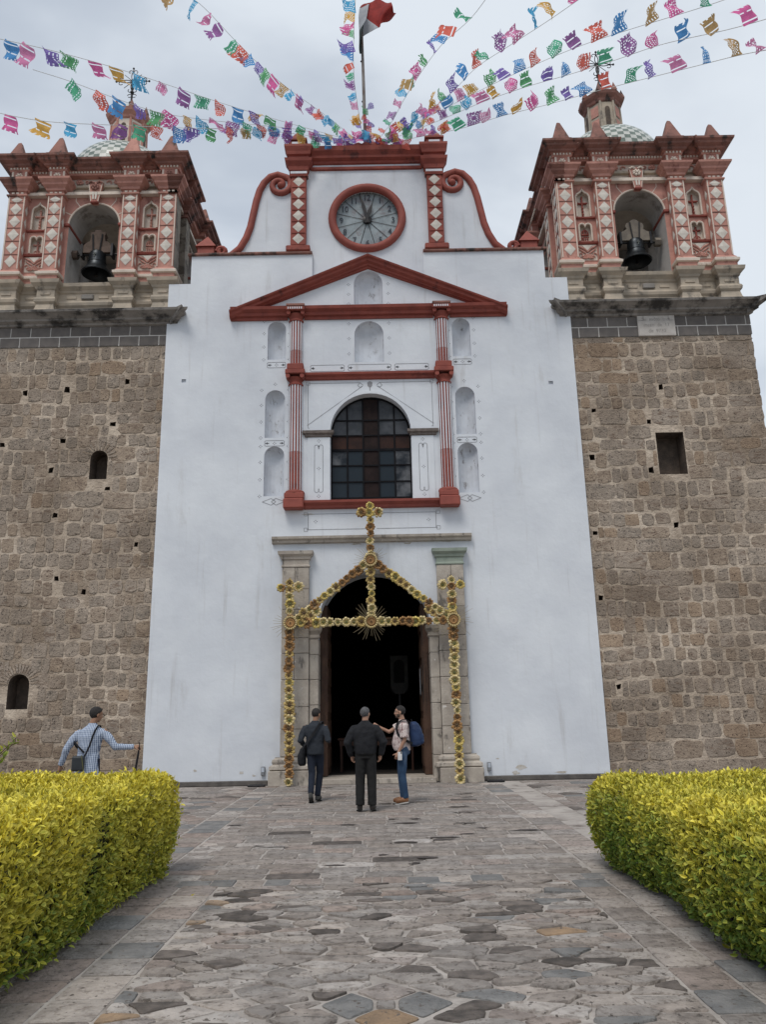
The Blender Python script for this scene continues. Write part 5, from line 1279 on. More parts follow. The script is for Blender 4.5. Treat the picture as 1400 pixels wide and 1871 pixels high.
for k in range(12):
    f = flower_mesh(k); me = bpy.data.meshes.new('flower'); me.from_pydata(f.v, [], f.f)
    pk = (k % 4); me.materials.append(PET[pk]); me.materials.append(CEN[k % 2]); me.materials.append(PET[(0, 3, 2, 0)[pk]]); me.polygons.foreach_set('material_index', f.m); FLM.append(me)
rg = random.Random(4)
fl_n = 0
def run(p0, p1, step=.172, s=1.0):
    global fl_n
    p0, p1 = Vector((p0[0], 0, p0[1])), Vector((p1[0], 0, p1[1])); n = max(1, round((p1-p0).length/step))
    for i in range(n+1):
        p = p0.lerp(p1, i/n)+Vector((rg.uniform(-.012, .012), rg.uniform(-.02, .01), rg.uniform(-.01, .01))); q = s*rg.uniform(.8, 1.16)
        inst(rg.choice(FLM), 'flower', GA, p, (rg.uniform(-.25, .25), rg.uniform(0, 6.3), rg.uniform(-.3, .3)), (q, q, q)); fl_n += 1
LX, RX, MX = -2.0, 1.93, -.05
run((LX, .12), (LX-.03, 4.72)); run((RX, .10), (RX-.02, 4.72)); run((MX, 3.9), (MX, 5.1), s=.95); run((MX, 5.38), (MX, 6.62))
run((LX+.25, 3.74), (MX-.25, 3.74)); run((MX+.25, 3.74), (RX-.25, 3.74))
run((LX+.17, 3.86), (MX-.18, 5.12)); run((MX+.18, 5.12), (RX-.17, 3.86)); run((LX+.35, 3.84), (LX+.62, 4.0), .15)
run((RX-.35, 3.84), (RX-.6, 4.0), .15)
for (x, z) in ((LX-.03, 4.60), (RX-.02, 4.60), (MX, 6.46)):
    for e in (-.215, .215): run((x+e, z), (x+e+.001, z))
FRM = M('cane_frame', (.28, .22, .12), (.2, .15, .08), scale=20)
for nm, pts in (('left_pole', 0),): pass
for pts in ([(LX, 0), (LX-.03, 4.85)], [(RX, 0), (RX-.02, 4.85)], [(MX, 3.74), (MX, 6.75)], [(LX, 3.74), (RX, 3.74)], [(LX, 3.74), (MX, 5.24)], [(MX, 5.24), (RX, 3.74)], [(LX-.3, 4.6), (LX+.25, 4.6)], [(RX-.28, 4.6), (RX+.25, 4.6)], [(MX-.28, 6.46), (MX+.28, 6.46)]):
    MB().tube([(p[0], 0, p[1]) for p in pts], .022, 6).build('cane_pole', FRM, GA)
STRAW = M('straw_medallion', (.56, .45, .24), (.42, .32, .15), scale=30, coord='object'); RAY = M('straw_ray', (.34, .28, .18), (.24, .2, .13), scale=20)
for (x, z, r, a0, a1) in ((LX, 3.74, .5, 0, 2*pi), (RX, 3.74, .55, 0, 2*pi), (MX, 3.74, .5, 0, 2*pi), (MX, 5.24, .45, 0, 2*pi)):
    md = MB().lathe([(.0, -.05), (.05, -.055), (.10, -.05), (.115, -.04)], 0, 0, 20).xform(lambda p: Vector((p.x, p.z, p.y))).xform(lambda p: p+Vector((x, -.05, z))).build('medallion', CEN[1] if False else STRAW, GA, smooth='all')
    m = MB()
    for i in range(18):
        a = 2*pi*i/18; c_ = Vector((.145*math.cos(a), -.11, .145*math.sin(a))); m.ball(c_, (.03, .045, .03), n=6, m=4)
    m.xform(lambda p: p+Vector((x, 0, z))).build('medallion_rim', STRAW, md, smooth='all')
    MB().lathe([(.11, 0), (.085, .02), (.06, .0), (.0, .01)], 0, 0, 20).xform(lambda p: Vector((p.x+x, -.108-p.z, p.y+z))).build('medallion_web', PET[2], md)
    MB().ball((x, -.125, z), .02, n=6, m=4).build('medallion_boss', CEN[0], md)
    for i in range(34):
        a = 2*pi*i/34+rg.uniform(-.04, .04); R = r*rg.uniform(.62, 1.05); d = Vector((math.cos(a), 0, math.sin(a)))
        MB().tube([d*.12+Vector((x, -.04, z)), d*R+Vector((x, -.04+rg.uniform(-.04, .02), z))], [.007, .003], 3).build('ray', RAY, md)
# ------------------------------------------------------------------ strings of cut tissue-paper flags from the top of the front
PCOL = {'b': (.02, .22, .52), 'c': (.02, .33, .58), 'p': (.62, .08, .30), 'k': (.55, .16, .34), 'v': (.17, .10, .42), 'm': (.24, .07, .28), 'g': (.06, .33, .11), 'e': (.03, .34, .18), 'r': (.62, .09, .05), 'y': (.60, .33, .03), 'n': (.42, .25, .07)}
PM = {}
for k, c in PCOL.items():
    c = tuple(min(1, x*1.1+.09) for x in c)
    PM[k] = M('tissue_paper_'+{'b': 'blue', 'c': 'cyan', 'p': 'pink', 'k': 'rose', 'v': 'violet', 'm': 'plum', 'g': 'green', 'e': 'emerald', 'r': 'red', 'y': 'yellow', 'n': 'ochre'}[k], c, tuple(x*.82 for x in c), scale=10, rough=.7, transl=.6, coord='object')
def paper_mesh(k):
    """wavy sheet with real cut-outs, hanging from its top edge at the origin along -z, width along x"""
    r = random.Random(100+k); NX, NZ = 18, 15; Wd, Ht = .40, .34
    a1, a2, ph = r.uniform(.02, .09), r.uniform(.01, .05), r.uniform(0, 6); curl = r.uniform(-.6, .6); twist = r.uniform(-.5, .5); sh = r.uniform(-.3, .3); fold = r.choice((0, 0, 0, .7, -.7, 1.4)); pinch = r.choice((0, 0, 0, .12, .45))
    def P_(u, v):
        x = (u-.5)*Wd*(1-pinch*v); z = -v*Ht; y = a1*math.sin(u*5+ph)*(.3+v)+a2*math.sin(v*7+ph+u*3)
        ang = curl*v*v*1.6; zz = -math.sin(v*1.0)*Ht if False else z
        y2 = y+Ht*.5*math.sin(ang)*v; z2 = z*math.cos(ang*.6)
        t = twist*v; x2 = x*math.cos(t)-y2*math.sin(t)*.5; y3 = x*math.sin(t)+y2; x2 += sh*v*Ht
        if fold and (u+v*.7 > 1.25):
            e = (u+v*.7-1.25); x2 -= fold*e*.16; z2 += abs(fold)*e*.18; y3 += e*.1
        return (x2, y3, z2)
    vs = [P_(i/NX, j/NZ) for j in range(NZ+1) for i in range(NX+1)]
    kindp = k % 4; fs = []
    for j in range(NZ):
        for i in range(NX):
            border = i in (0, NX-1) or j == 0
            fringe = j >= NZ-2
            cu, cv = (i+.5)/NX-.5, (j+.5)/NZ-.5; rr = math.hypot(cu*1.1, cv)
            if fringe: hole = (i % 3 == 1) if j == NZ-1 else (i % 6 == 4)
            elif border: hole = False
            elif kindp == 0: hole = (i % 3 == 1 and j % 2 == 1) if rr > .22 else (int(rr*22) % 3 == 1 and rr > .08)
            elif kindp == 1: hole = ((i+j*2) % 4 == 0 and rr > .16)
            elif kindp == 2: hole = (i % 3 == 1 and (j % 5 not in (0, 3))) and not (abs(cu) < .12 and abs(cv) < .28)
            else: hole = ((i*7+j*5) % 7 in (0, 3)) and not (abs(cu*cv) < .006)
            if hole: continue
            fs.append((j*(NX+1)+i, j*(NX+1)+i+1, (j+1)*(NX+1)+i+1, (j+1)*(NX+1)+i))
    # fine lattice threads over the holes keep it in one piece
    return vs, fs
PMESH = {}
for k in range(16):
    vs, fs = paper_mesh(k)
    for c in PCOL:
        me = bpy.data.meshes.new('paper_flag'); me.from_pydata(vs, [], fs); me.polygons.foreach_set('use_smooth', [True]*len(fs)); me.materials.append(PM[c]); PMESH[(k, c)] = me
STR = M('white_string', (.6, .6, .58), (.5, .5, .48), scale=30)
rb = random.Random(21)
STRS = [
 ('top left string of paper flags running past the left cross to the church crest', [(-40, 62), (0, 72), (110, 97), (250, 137), (440, 200), (640, 257)], 10.5,
  [(20, 'b'), (52, 'k'), (90, 'v'), (127, 'g'), (173, 'p'), (212, 'y'), (253, 'c'), (297, 'k'), (337, 'm'), (370, 'e'), (400, 'r'), (434, 'b'), (464, 'v'), (495, 'g'), (527, 'p'), (552, 'e'), (578, 'v'), (600, 'y')], (-.25, .15, -.95)),
 ('middle left string of paper flags crossing the left tower lantern', [(60, 128), (130, 150), (210, 180), (290, 206), (380, 220), (480, 230), (560, 240), (645, 262)], 12.0,
  [(140, 'e'), (183, 'r'), (217, 'b'), (254, 'v'), (288, 'g'), (314, 'p'), (342, 'y'), (367, 'c'), (395, 'k'), (427, 'm'), (452, 'e'), (475, 'r'), (500, 'b'), (523, 'v'), (548, 'g'), (570, 'p'), (592, 'c'), (615, 'v')], (-.2, .15, -.95)),
 ('lowest left string of paper flags just above the left tower', [(-30, 200), (30, 214), (100, 224), (200, 229), (320, 234), (460, 238), (560, 248), (645, 265)], 11.0,
  [(18, 'p'), (78, 'y'), (128, 'c'), (178, 'k'), (225, 'm'), (255, 'e'), (288, 'r'), (325, 'b'), (352, 'v'), (386, 'g'), (420, 'r'), (448, 'n'), (475, 'c'), (502, 'k'), (525, 'm'), (550, 'y'), (575, 'e'), (597, 'b'), (620, 'p')], (-.3, .15, -.9)),
 ('steep string of paper flags falling from the top left to the church crest', [(310, -22), (365, 8), (425, 70), (470, 115), (530, 165), (590, 208), (650, 255)], 10.5,
  [(322, 'n'), (358, 'c'), (385, 'k'), (405, 'm'), (432, 'e'), (446, 'r'), (462, 'b'), (477, 'v'), (490, 'g'), (504, 'p'), (520, 'n'), (535, 'c'), (549, 'k'), (572, 'm'), (588, 'r'), (603, 'c'), (617, 'g'), (632, 'p'), (642, 'y')], (-.75, .1, -.65)),
 ('short upright string of paper flags left of the flagpole', [(650, -12), (647, 60), (646, 120), (650, 170), (663, 252)], 14.0,
  [(0, 'c'), (1, 'y'), (2, 'p'), (3, 'g'), (4, 'v'), (5, 'b'), (6, 'r'), (7, 'e'), (8, 'm'), (9, 'c'), (10, 'k'), (11, 'y'), (12, 'v'), (13, 'p')], (-.95, .1, -.2)),
 ('steep string of paper flags rising right of the flagpole', [(905, -25), (860, 35), (810, 80), (775, 125), (740, 180), (715, 225), (690, 258)], 10.5,
  [(893, 'm'), (858, 'e'), (832, 'r'), (815, 'b'), (796, 'v'), (779, 'g'), (765, 'p'), (754, 'n'), (743, 'c'), (733, 'k'), (722, 'm'), (713, 'e'), (703, 'r')], (-.8, -.25, .4)),
 ('topmost right string of paper flags leaving the frame above', [(1075, -12), (1000, 40), (930, 85), (870, 125), (820, 175), (760, 220), (690, 260)], 10.0,
  [(1052, 'p'), (1012, 'y'), (980, 'c'), (950, 'k'), (920, 'm'), (893, 'e'), (872, 'r'), (852, 'b'), (832, 'v'), (812, 'g'), (792, 'y'), (776, 'k'), (760, 'c'), (744, 'v'), (728, 'r'), (712, 'g')], (-.6, -.3, .65)),
 ('second right string of paper flags passing high over the right cross', [(1415, -32), (1290, 12), (1150, 55), (1060, 85), (980, 118), (900, 155), (820, 195), (760, 225), (695, 262)], 9.5,
  [(1350, 'v'), (1290, 'e'), (1238, 'p'), (1192, 'n'), (1132, 'b'), (1097, 'r'), (1056, 'm'), (1018, 'e'), (980, 'r'), (950, 'b'), (924, 'v'), (900, 'g'), (866, 'y'), (845, 'k'), (822, 'b'), (800, 'r'), (780, 'v'), (758, 'c'), (738, 'y'), (718, 'p')], (-.4, -.35, .75)),
 ('third right string of paper flags crossing the right tower cross', [(1420, 30), (1330, 55), (1210, 82), (1120, 112), (1040, 137), (960, 160), (880, 188), (800, 222), (740, 245), (695, 264)], 9.5,
  [(1372, 'p'), (1308, 'n'), (1252, 'b'), (1198, 'p'), (1155, 'm'), (1108, 'e'), (1070, 'r'), (1035, 'b'), (1002, 'v'), (964, 'g'), (938, 'p'), (908, 'y'), (884, 'k'), (858, 'c'), (835, 'e'), (812, 'm'), (790, 'r'), (768, 'b'), (746, 'v'), (722, 'p')], (-.4, -.35, .75)),
 ('lowest right string of paper flags just above the right tower', [(1425, 88), (1350, 102), (1270, 122), (1150, 152), (1080, 170), (1000, 192), (920, 212), (840, 236), (760, 252), (695, 266)], 9.5,
  [(1392, 'k'), (1346, 'n'), (1292, 'b'), (1242, 'k'), (1192, 'v'), (1154, 'e'), (1110, 'r'), (1072, 'b'), (1042, 'v'), (1012, 'g'), (978, 'p'), (945, 'y'), (918, 'b'), (890, 'k'), (866, 'm'), (842, 'e'), (818, 'r'), (794, 'v'), (770, 'p'), (748, 'g'), (724, 'y')], (-.4, -.3, .7)),
]
def add_flag(parent, p, tdir, hang, col, s=1.0, org=Vector((0, 0, 0))):
    t = tdir.normalized(); h = Vector(hang); h = (h+Vector((rb.gauss(0, .18), rb.gauss(0, .22), rb.gauss(0, .18)))); h -= t*h.dot(t)*.6; h.normalize()
    z = -h; x = t-z*t.dot(z); x.normalize(); y = z.cross(x); s *= rb.uniform(.88, 1.12)
    q = Vector((s*rb.uniform(.85, 1.1)*rb.choice((1, -1)), s, s*rb.uniform(.8, 1.1)))
    o = bpy.data.objects.new('paper_flag', PMESH[(rb.randrange(16), col)]); COL.objects.link(o); o.parent = parent
    M3 = Matrix((x, y, z)).transposed(); o.matrix_local = Matrix.Translation(p-org) @ M3.to_4x4() @ Matrix.Diagonal((*q, 1))
for lab, pts, yend, flags, hang in STRS:
    # depth falls linearly along the string from the crest towards the camera side of the courtyard
    L_ = [0]
    for a, b in zip(pts[:-1], pts[1:]): L_.append(L_[-1]+math.hypot(b[0]-a[0], b[1]-a[1]))
    W_ = []
    for (px, py), l_ in zip(pts, L_):
        f = 1-l_/L_[-1]; W_.append(at(px, py, 19.45+(yend-19.45)*f))
    # densify with catmull-rom
    D = []
    for i in range(len(W_)-1):
        p0, p1, p2, p3 = W_[max(i-1, 0)], W_[i], W_[i+1], W_[min(i+2, len(W_)-1)]
        for k in range(8):
            t = k/8; D.append(.5*((2*p1)+(p2-p0)*t+(2*p0-5*p1+4*p2-p3)*t*t+(3*p1-p0-3*p2+p3)*t**3))
    D.append(W_[-1])
    T = thing('flag_string', lab, 'bunting', W_[-1], 0, 'strings of cut paper flags')
    org = W_[-1]
    MB().tube([p-org for p in D], .006, 4).build('string', STR, T)
    def proj(p):
        d = p-Vector((CX, 0, CZ)); w_ = d.dot(CF); return 700+FPX*d.dot(CR)/w_, 935.5-FPX*d.dot(CU)/w_
    pr = [proj(p) for p in D]
    vertical = 'upright' in lab
    for key, col in flags:
        if vertical:
            tgt = 8+key*18.5; i = min(range(len(D)-1), key=lambda j: abs(pr[j][1]-tgt)); f = (tgt-pr[i][1])/((pr[i+1][1]-pr[i][1]) or 1)
        else:
            i = min(range(len(D)-1), key=lambda j: abs((pr[j][0]+pr[j+1][0])/2-key)); f = (key-pr[i][0])/((pr[i+1][0]-pr[i][0]) or 1)
        p = D[i].lerp(D[i+1], max(0, min(1, f))); td = (D[i+1]-D[i]); near = (p-org).length
        add_flag(T, p, td, hang, col, .98 if near > 2.5 else .72, org)
        if near < 3.6 and rb.random() < .25: add_flag(T, p+td*.4, td, (rb.uniform(-.9, .2), rb.uniform(-.5, .2), rb.uniform(-.8, .6)), rb.choice('bcpkvmgerny'), .8, org)
# loose heap of paper at the foot of the pole
HP = thing('paper_heap', 'tangled heap of coloured paper flags bunched round the foot of the flagpole', 'bunting', (0, 19.5, 17.75))
for i in range(28):
    a = rb.uniform(0, 2*pi); x = rb.gauss(0, .5); p = Vector((x, rb.uniform(-.35, .3), rb.uniform(.05, .40)*math.exp(-abs(x)*.6)+.05)); 
    add_flag(HP, p, Vector((rb.uniform(-1, 1), rb.uniform(-.6, .6), rb.uniform(-.5, .5))), (rb.uniform(-.8, .5), rb.uniform(-.8, .2), rb.uniform(-.9, .3)), rb.choice('bcpkvmgerny'), .8)
for i in range(7): add_flag(HP, Vector((rb.uniform(-.05, .12), -.1, .5+i*.16)), Vector((rb.uniform(-.5, .5), 0, 1)), (rb.choice((-.8, .8)), -.2, -.3), rb.choice('pvgcr'), .6)
# flagpole and flag
pb, ptp = at(668, 262, 19.55), at(661, 52, 19.55)
FP = thing('flagpole', 'tall thin grey flagpole standing on the crest of the church front', 'flagpole', pb)
MB().tube([(0, 0, -.3), (ptp-pb)*.5, ptp-pb], [.055, .05, .04], 10).ball(ptp-pb, .05).build('pole', M('weathered_pole', (.22, .2, .19), (.1, .085, .08), scale=3, rough=.6, dirt=(.12, .06, .04), dscale=(4, 4, 1), dlo=.5, dhi=.6), FP)
for k in (.35, .7, .9): MB().ball((ptp-pb)*k+Vector((-.05, 0, 0)), .03, n=6, m=4).build('cleat', IRON, FP)
# grid of the blown flag: rows from hoist (pole) to fly
rowsf = [[(661, 62), (658, 78), (657, 100), (662, 96)], [(664, 50), (659, 66), (656, 84), (660, 78)], [(668, 38), (657, 48), (658, 60), (668, 62)], [(672, 22), (656, 26), (662, 44), (684, 58)], [(676, 6), (660, 10), (675, 36), (694, 48)], [(684, 2), (684, 14), (694, 30), (697, 46)], [(700, 2), (704, 12), (706, 26), (712, 37)], [(714, 6), (718, 14), (720, 22), (724, 28)]]
GR = [[at(px, py, 19.5-.25*math.sin(i*.9+j*1.4)-.12*i*.3) for j, (px, py) in enumerate(r_)] for i, r_ in enumerate(rowsf)]
def cr(p0, p1, p2, p3, t): return .5*((2*p1)+(p2-p0)*t+(2*p0-5*p1+4*p2-p3)*t*t+(3*p1-p0-3*p2+p3)*t**3)
def dens(P_, k):
    o_ = []
    for i in range(len(P_)-1):
        for q in range(k): o_.append(cr(P_[max(i-1, 0)], P_[i], P_[i+1], P_[min(i+2, len(P_)-1)], q/k))
    return o_+[P_[-1]]
cols_ = [dens(list(c_), 4) for c_ in zip(*GR)]; R2 = [dens(list(r_), 5) for r_ in zip(*cols_)]
nu, nv_ = len(R2), len(R2[0]); vs = [p+Vector((0, .05*math.sin(i*.8+j*.5), 0))-GR[0][0] for i, r_ in enumerate(R2) for j, p in enumerate(r_)]
fs, ms_ = [], []
for i in range(nu-1):
    for j in range(nv_-1): fs.append((i*nv_+j, i*nv_+j+1, (i+1)*nv_+j+1, (i+1)*nv_+j)); ms_.append(0 if i < 7 else (1 if i < 15 else 2))
me = bpy.data.meshes.new('flag'); me.from_pydata(vs, [], fs)
for q in (M('flag_dark_green', (.05, .07, .065), (.035, .05, .05), scale=5, transl=.2), M('flag_white', (.5, .52, .55), (.4, .42, .45), scale=5, transl=.3), M('flag_red', (.30, .03, .025), (.22, .022, .02), scale=5, transl=.25)): me.materials.append(q)
me.polygons.foreach_set('material_index', ms_); me.polygons.foreach_set('use_smooth', [True]*len(fs)); o = bpy.data.objects.new('flag', me); COL.objects.link(o); o.location = GR[0][0]
tag(o, 'crumpled red, white and dark green flag blown to the right at the pole top', 'flag')
# ------------------------------------------------------------------ people
def tubev(m, path, radii, n=12, flat=None):
    """tube with elliptical sections: flat = (axis vector, factor)"""
    m.tube(path, radii, n); return m
def ring_loft(m, rings, n=20):
    """rings: (cx, cy, cz, rx, ry) horizontal ellipses, closed ends"""
    vs = []
    for cx, cy, cz, rx, ry in rings:
        for i in range(n):
            a = 2*pi*i/n; c, s = math.cos(a), math.sin(a); e = .85
            vs.append((cx+rx*math.copysign(abs(c)**e, c), cy+ry*math.copysign(abs(s)**e, s), cz))
    k = len(rings)
    return m.add(vs, [(j*n+i, j*n+(i+1) % n, (j+1)*n+(i+1) % n, (j+1)*n+i) for j in range(k-1) for i in range(n)]+[tuple(range(n))[::-1], tuple(range((k-1)*n, k*n))])
def remeshed(m, name, mat, parent, vox, smooth_it=3, mats=None, wr=0.0):
    me = bpy.data.meshes.new('tmp'); me.from_pydata(m.v, [], m.f)
    bm = bmesh.new(); bm.from_mesh(me)
    # each island must point outwards for the voxel union
    bmesh.ops.recalc_face_normals(bm, faces=bm.faces); bm.to_mesh(me); bm.free()
    o = bpy.data.objects.new('tmp', me); COL.objects.link(o)
    r = o.modifiers.new('r', 'REMESH'); r.mode = 'VOXEL'; r.voxel_size = vox; r.adaptivity = 0
    s = o.modifiers.new('s', 'SMOOTH'); s.factor = .6; s.iterations = smooth_it
    if wr:
        tx = bpy.data.textures.new('folds', 'CLOUDS'); tx.noise_scale = .09; tx.noise_depth = 2
        d = o.modifiers.new('d', 'DISPLACE'); d.texture = tx; d.strength = wr; d.mid_level = .5
    dg = bpy.context.evaluated_depsgraph_get(); me2 = bpy.data.meshes.new_from_object(o.evaluated_get(dg)); bpy.data.objects.remove(o)
    me2.name = name; me2.materials.clear(); me2.materials.append(mat); me2.polygons.foreach_set('use_smooth', [True]*len(me2.polygons))
    q = bpy.data.objects.new(name, me2); COL.objects.link(q); q.parent = parent; return q
SKIN = M('skin', (.40, .235, .165), (.34, .19, .13), scale=10, rough=.55, coord='object', bump=.1, bscale=90)
SKIND = M('tanned_skin', (.30, .165, .105), (.25, .135, .085), scale=10, rough=.55, coord='object')
HAIR = M('black_hair', (.014, .012, .012), (.03, .026, .024), scale=60, rough=.6, bump=.6, bscale=160, coord='object')
HAIRG = M('greying_hair', (.05, .05, .052), (.13, .13, .135), scale=50, rough=.7, bump=.6, bscale=160, coord='object')
def head(m, c, fwd, s=1.0):
    """skull, jaw, nose, ears and lips facing fwd, all merging with the neck"""
    c = Vector(c); f = Vector(fwd).normalized(); rt = f.cross(Vector((0, 0, 1))).normalized(); up = rt.cross(f)
    def W(p): return c+(rt*p[0]+f*p[1]+up*p[2])*s
    def bl(p, r, n=14, mm=10):
        t = MB().ball((0, 0, 0), r, n=n, m=mm); t.xform(lambda q: W((p[0]+q.x, p[1]+q.y, p[2]+q.z))); m.add(t.v, t.f)
    bl((0, -.008, .03), (.076, .092, .088)); bl((0, .022, -.035), (.058, .068, .075)); bl((0, .045, -.075), (.034, .036, .028))
    bl((0, .098, -.02), (.012, .016, .014)); bl((0, .088, .005), (.009, .014, .028)); bl((0, .086, -.052), (.022, .01, .008))
    bl((0, .08, .035), (.05, .014, .01))
    for e in (-1, 1): bl((e*.079, -.002, -.005), (.010, .020, .032)); bl((e*.035, .062, -.022), (.022, .02, .02))
    return W
def hand(m, w, d, nrm, s=1.0, curl=.5, thumb=1, tup=False):
    """w wrist, d direction of the fingers, nrm back of the hand; five tapering fingers and a side thumb"""
    d = Vector(d).normalized(); nrm = Vector(nrm); nrm = (nrm-d*nrm.dot(d)).normalized(); sd = d.cross(nrm)*thumb; w = Vector(w)
    m.tube([w-d*.03, w+d*.015, w+d*.05, w+d*.09], [.024*s, .027*s, .033*s, .030*s], 10)
    for e in (-.5, .5): m.tube([w+d*.02+sd*e*.03, w+d*.085+sd*e*.045], [.017*s, .015*s], 8)
    for k, (off, ln) in enumerate(((-.030, .060), (-.010, .075), (.011, .078), (.031, .070))):
        p = w+d*.08*s+sd*off*s; c1 = curl*(1.0-.08*k); pts = [p-d*.02]
        a = 0; q = p
        for j, f_ in enumerate((.45, .32, .25)):
            a += c1*(.5 if j == 0 else .95); dd = d*math.cos(a)-nrm*math.sin(a); q = q+dd*ln*f_*s; pts.append(q)
        m.tube([p-d*.02]+[p]+pts[1:], [.0105*s, .0105*s, .0098*s, .009*s, .0075*s], 8)
    b = w+d*.028*s+sd*.026*s
    td = (d*.55+sd*.75-nrm*.25).normalized() if not tup else (sd*1.0+d*.12).normalized()
    m.tube([b-td*.01, b+td*.03*s, b+td*.055*s, b+td*.075*s+(d*.012 if not tup else d*.0)], [.015*s, .013*s, .0115*s, .009*s], 8)
def person(label, loc, rz, J, skin, hairmat, face, hairfn, H=1.0):
    T = thing('person', label, 'person', loc, rz)
    T.scale = (H, H, H)
    return T
def limb(m, pts, rad, n=12): m.tube(pts, rad, n)
def body_mesh(T, J, skin, face, handL, handR):
    m = MB()
    ring_loft(m, [(0, 0, .88, .12, .085), (0, 0, .98, .145, .10), (0, 0, 1.1, .135, .092), (J['ch'][0], J['ch'][1], 1.25, .15, .10), (J['ch'][0], J['ch'][1], 1.37, .15, .09), (J['nk'][0], J['nk'][1], 1.43, .09, .065), (J['nk'][0], J['nk'][1], 1.47, .05, .055)])
    m.tube([(J['nk'][0], J['nk'][1]-.005, 1.40), (J['nk'][0], J['nk'][1]+.0, 1.47), (J['hd'][0], J['hd'][1]-.015, 1.56)], [.062, .054, .052], 12)
    W = head(m, J['hd'], face)
    for s_ in 'LR':
        limb(m, [J['sh'+s_], J['el'+s_], J['wr'+s_]], [.045, .037, .024], 12)
        limb(m, [J['hp'+s_], J['kn'+s_], J['an'+s_]], [.075, .048, .036], 12)
        limb(m, [J['an'+s_], Vector(J['to'+s_])+Vector((0, 0, .0))], [.036, .03], 8)
    hand(m, *handL); hand(m, *handR)
    remeshed(m, 'body', skin, T, .0075, 2)
    return W
def shoes(T, J, mat, sole):
    for s_ in 'LR':
        a, t = Vector(J['an'+s_]), Vector(J['to'+s_]); d = (t-a); d.z = d.z; 
        hz = Vector((d.x, d.y, 0)).normalized() if Vector((d.x, d.y, 0)).length > .01 else Vector((0, 1, 0))
        fd = d.normalized(); heel = a-hz*.045
        low = Vector((0, 0, 1))
        m = MB(); base = a+Vector((0, 0, -.045))
        m.tube([heel+Vector((0, 0, -.035)), a+Vector((0, 0, -.03)), a.lerp(t, .55)+Vector((0, 0, -.008)), t+Vector((0, 0, .0)), t+fd*.04], [.038, .046, .043, .042, .026], 12)
        m.tube([a+Vector((0, 0, .03)), a+Vector((0, 0, -.03))], [.044, .046], 12)
        sh = remeshed(m, 'shoe', mat, T, .009, 2)
        sl = MB(); ctr = [heel, a, a.lerp(t, .5), t, t+fd*.05]; wd = [.03, .04, .042, .047, .02]; side_ = fd.cross(Vector((0, 0, 1))).normalized() if abs(fd.z) < .95 else Vector((1, 0, 0)); nn = side_.cross(fd)
        off = -.047; vs = []
        offs = [-.06, -.062, -.05, -.044, -.03]
        for c_, w_, o_ in zip(ctr, wd, offs):
            for e, z in ((-1, 0), (1, 0), (1, -.018), (-1, -.018)): vs.append(c_+side_*e*w_+Vector((0, 0, o_+z)))
        fs = [(4*i+j, 4*i+(j+1) % 4, 4*i+4+(j+1) % 4, 4*i+4+j) for i in range(4) for j in range(4)]+[(0, 1, 2, 3), (16, 17, 18, 19)]
        sl.add(vs, fs).build('sole', sole, sh)
def hair(T, c, fwd, mat, s=1.0, back=1.0):
    c = Vector(c); f = Vector(fwd).normalized(); rt = f.cross(Vector((0, 0, 1))).normalized(); up = rt.cross(f); n, mm = 24, 18; vs = []; fs = []
    # cap cut away over the face
    idx = {}
    for j in range(mm+1):
        for i in range(n):
            th = pi*j/mm; ph = 2*pi*i/n; x, y, z = math.sin(th)*math.cos(ph), math.sin(th)*math.sin(ph), math.cos(th)
            lim = -.62 if y < -.1 else (.0 if y < .45 else .50)
            if y < -.1: lim = -.93
            elif y < .25: lim = -.93+(y+.1)/.35*.8
            else: lim = -.1+(y-.25)/.6*.65
            z2 = max(z, lim)
            r_ = 1.0 if z > lim else .9
            rip = 1+.02*math.sin(ph*7+th*5)
            p = c+(rt*x*.0815*r_*rip+f*(y*.098*r_-.010)+up*(.03+z2*.094))*s; vs.append(p)
    for j in range(mm):
        for i in range(n): fs.append((j*n+i, (j+1)*n+i, (j+1)*n+(i+1) % n, j*n+(i+1) % n))
    m = MB().add(vs, fs); return m.build('hair', mat, T, smooth='all')
def trousers(T, J, mat, r=(.098, .072, .055), wr=.012, cuff=.03):
    m = MB(); ring_loft(m, [(0, 0, .86, .15, .115), (0, 0, .95, .172, .125), (0, 0, 1.02, .165, .118)])
    for s_ in 'LR':
        a, k, f = Vector(J['hp'+s_]), Vector(J['kn'+s_]), Vector(J['an'+s_]); limb(m, [a+Vector((0, 0, .03)), a.lerp(k, .5), k, k.lerp(f, .5), f+Vector((0, 0, .0))], [r[0], r[0]*.9, r[1], r[1]*.92, r[2]], 14)
    return remeshed(m, 'trousers', mat, T, .011, 3, wr=wr)
def pos(H, base): return base

# --- person in black suit, seen from behind
def J0():
    return {'ch': (0, 0), 'nk': (0, -.0), 'hd': (0, .015, 1.60), 'shL': (-.185, 0, 1.39), 'shR': (.185, 0, 1.39)}
BLK = M('black_cloth', (.009, .0095, .012), (.014, .015, .018), scale=6, rough=.85, bump=.4, bscale=22, coord='object')
BLT = M('black_trouser_cloth', (.009, .009, .0095), (.015, .015, .015), scale=6, rough=.85, bump=.3, bscale=25, coord='object')
LEATH = M('dark_leather', (.02, .017, .016), (.035, .03, .028), rough=.4, coord='object'); SOLEB = M('dark_sole', (.02, .02, .02))
J = J0(); J.update({'elL': (-.31, -.05, 1.13), 'wrL': (-.245, .05, .90), 'elR': (.31, -.05, 1.13), 'wrR': (.26, .04, .91),
     'hpL': (-.085, 0, .92), 'knL': (-.10, .01, .50), 'anL': (-.105, -.02, .10), 'toL': (-.13, .13, .055), 'hpR': (.085, 0, .92), 'knR': (.10, .01, .50), 'anR': (.10, -.02, .10), 'toR': (.13, .13, .055)})
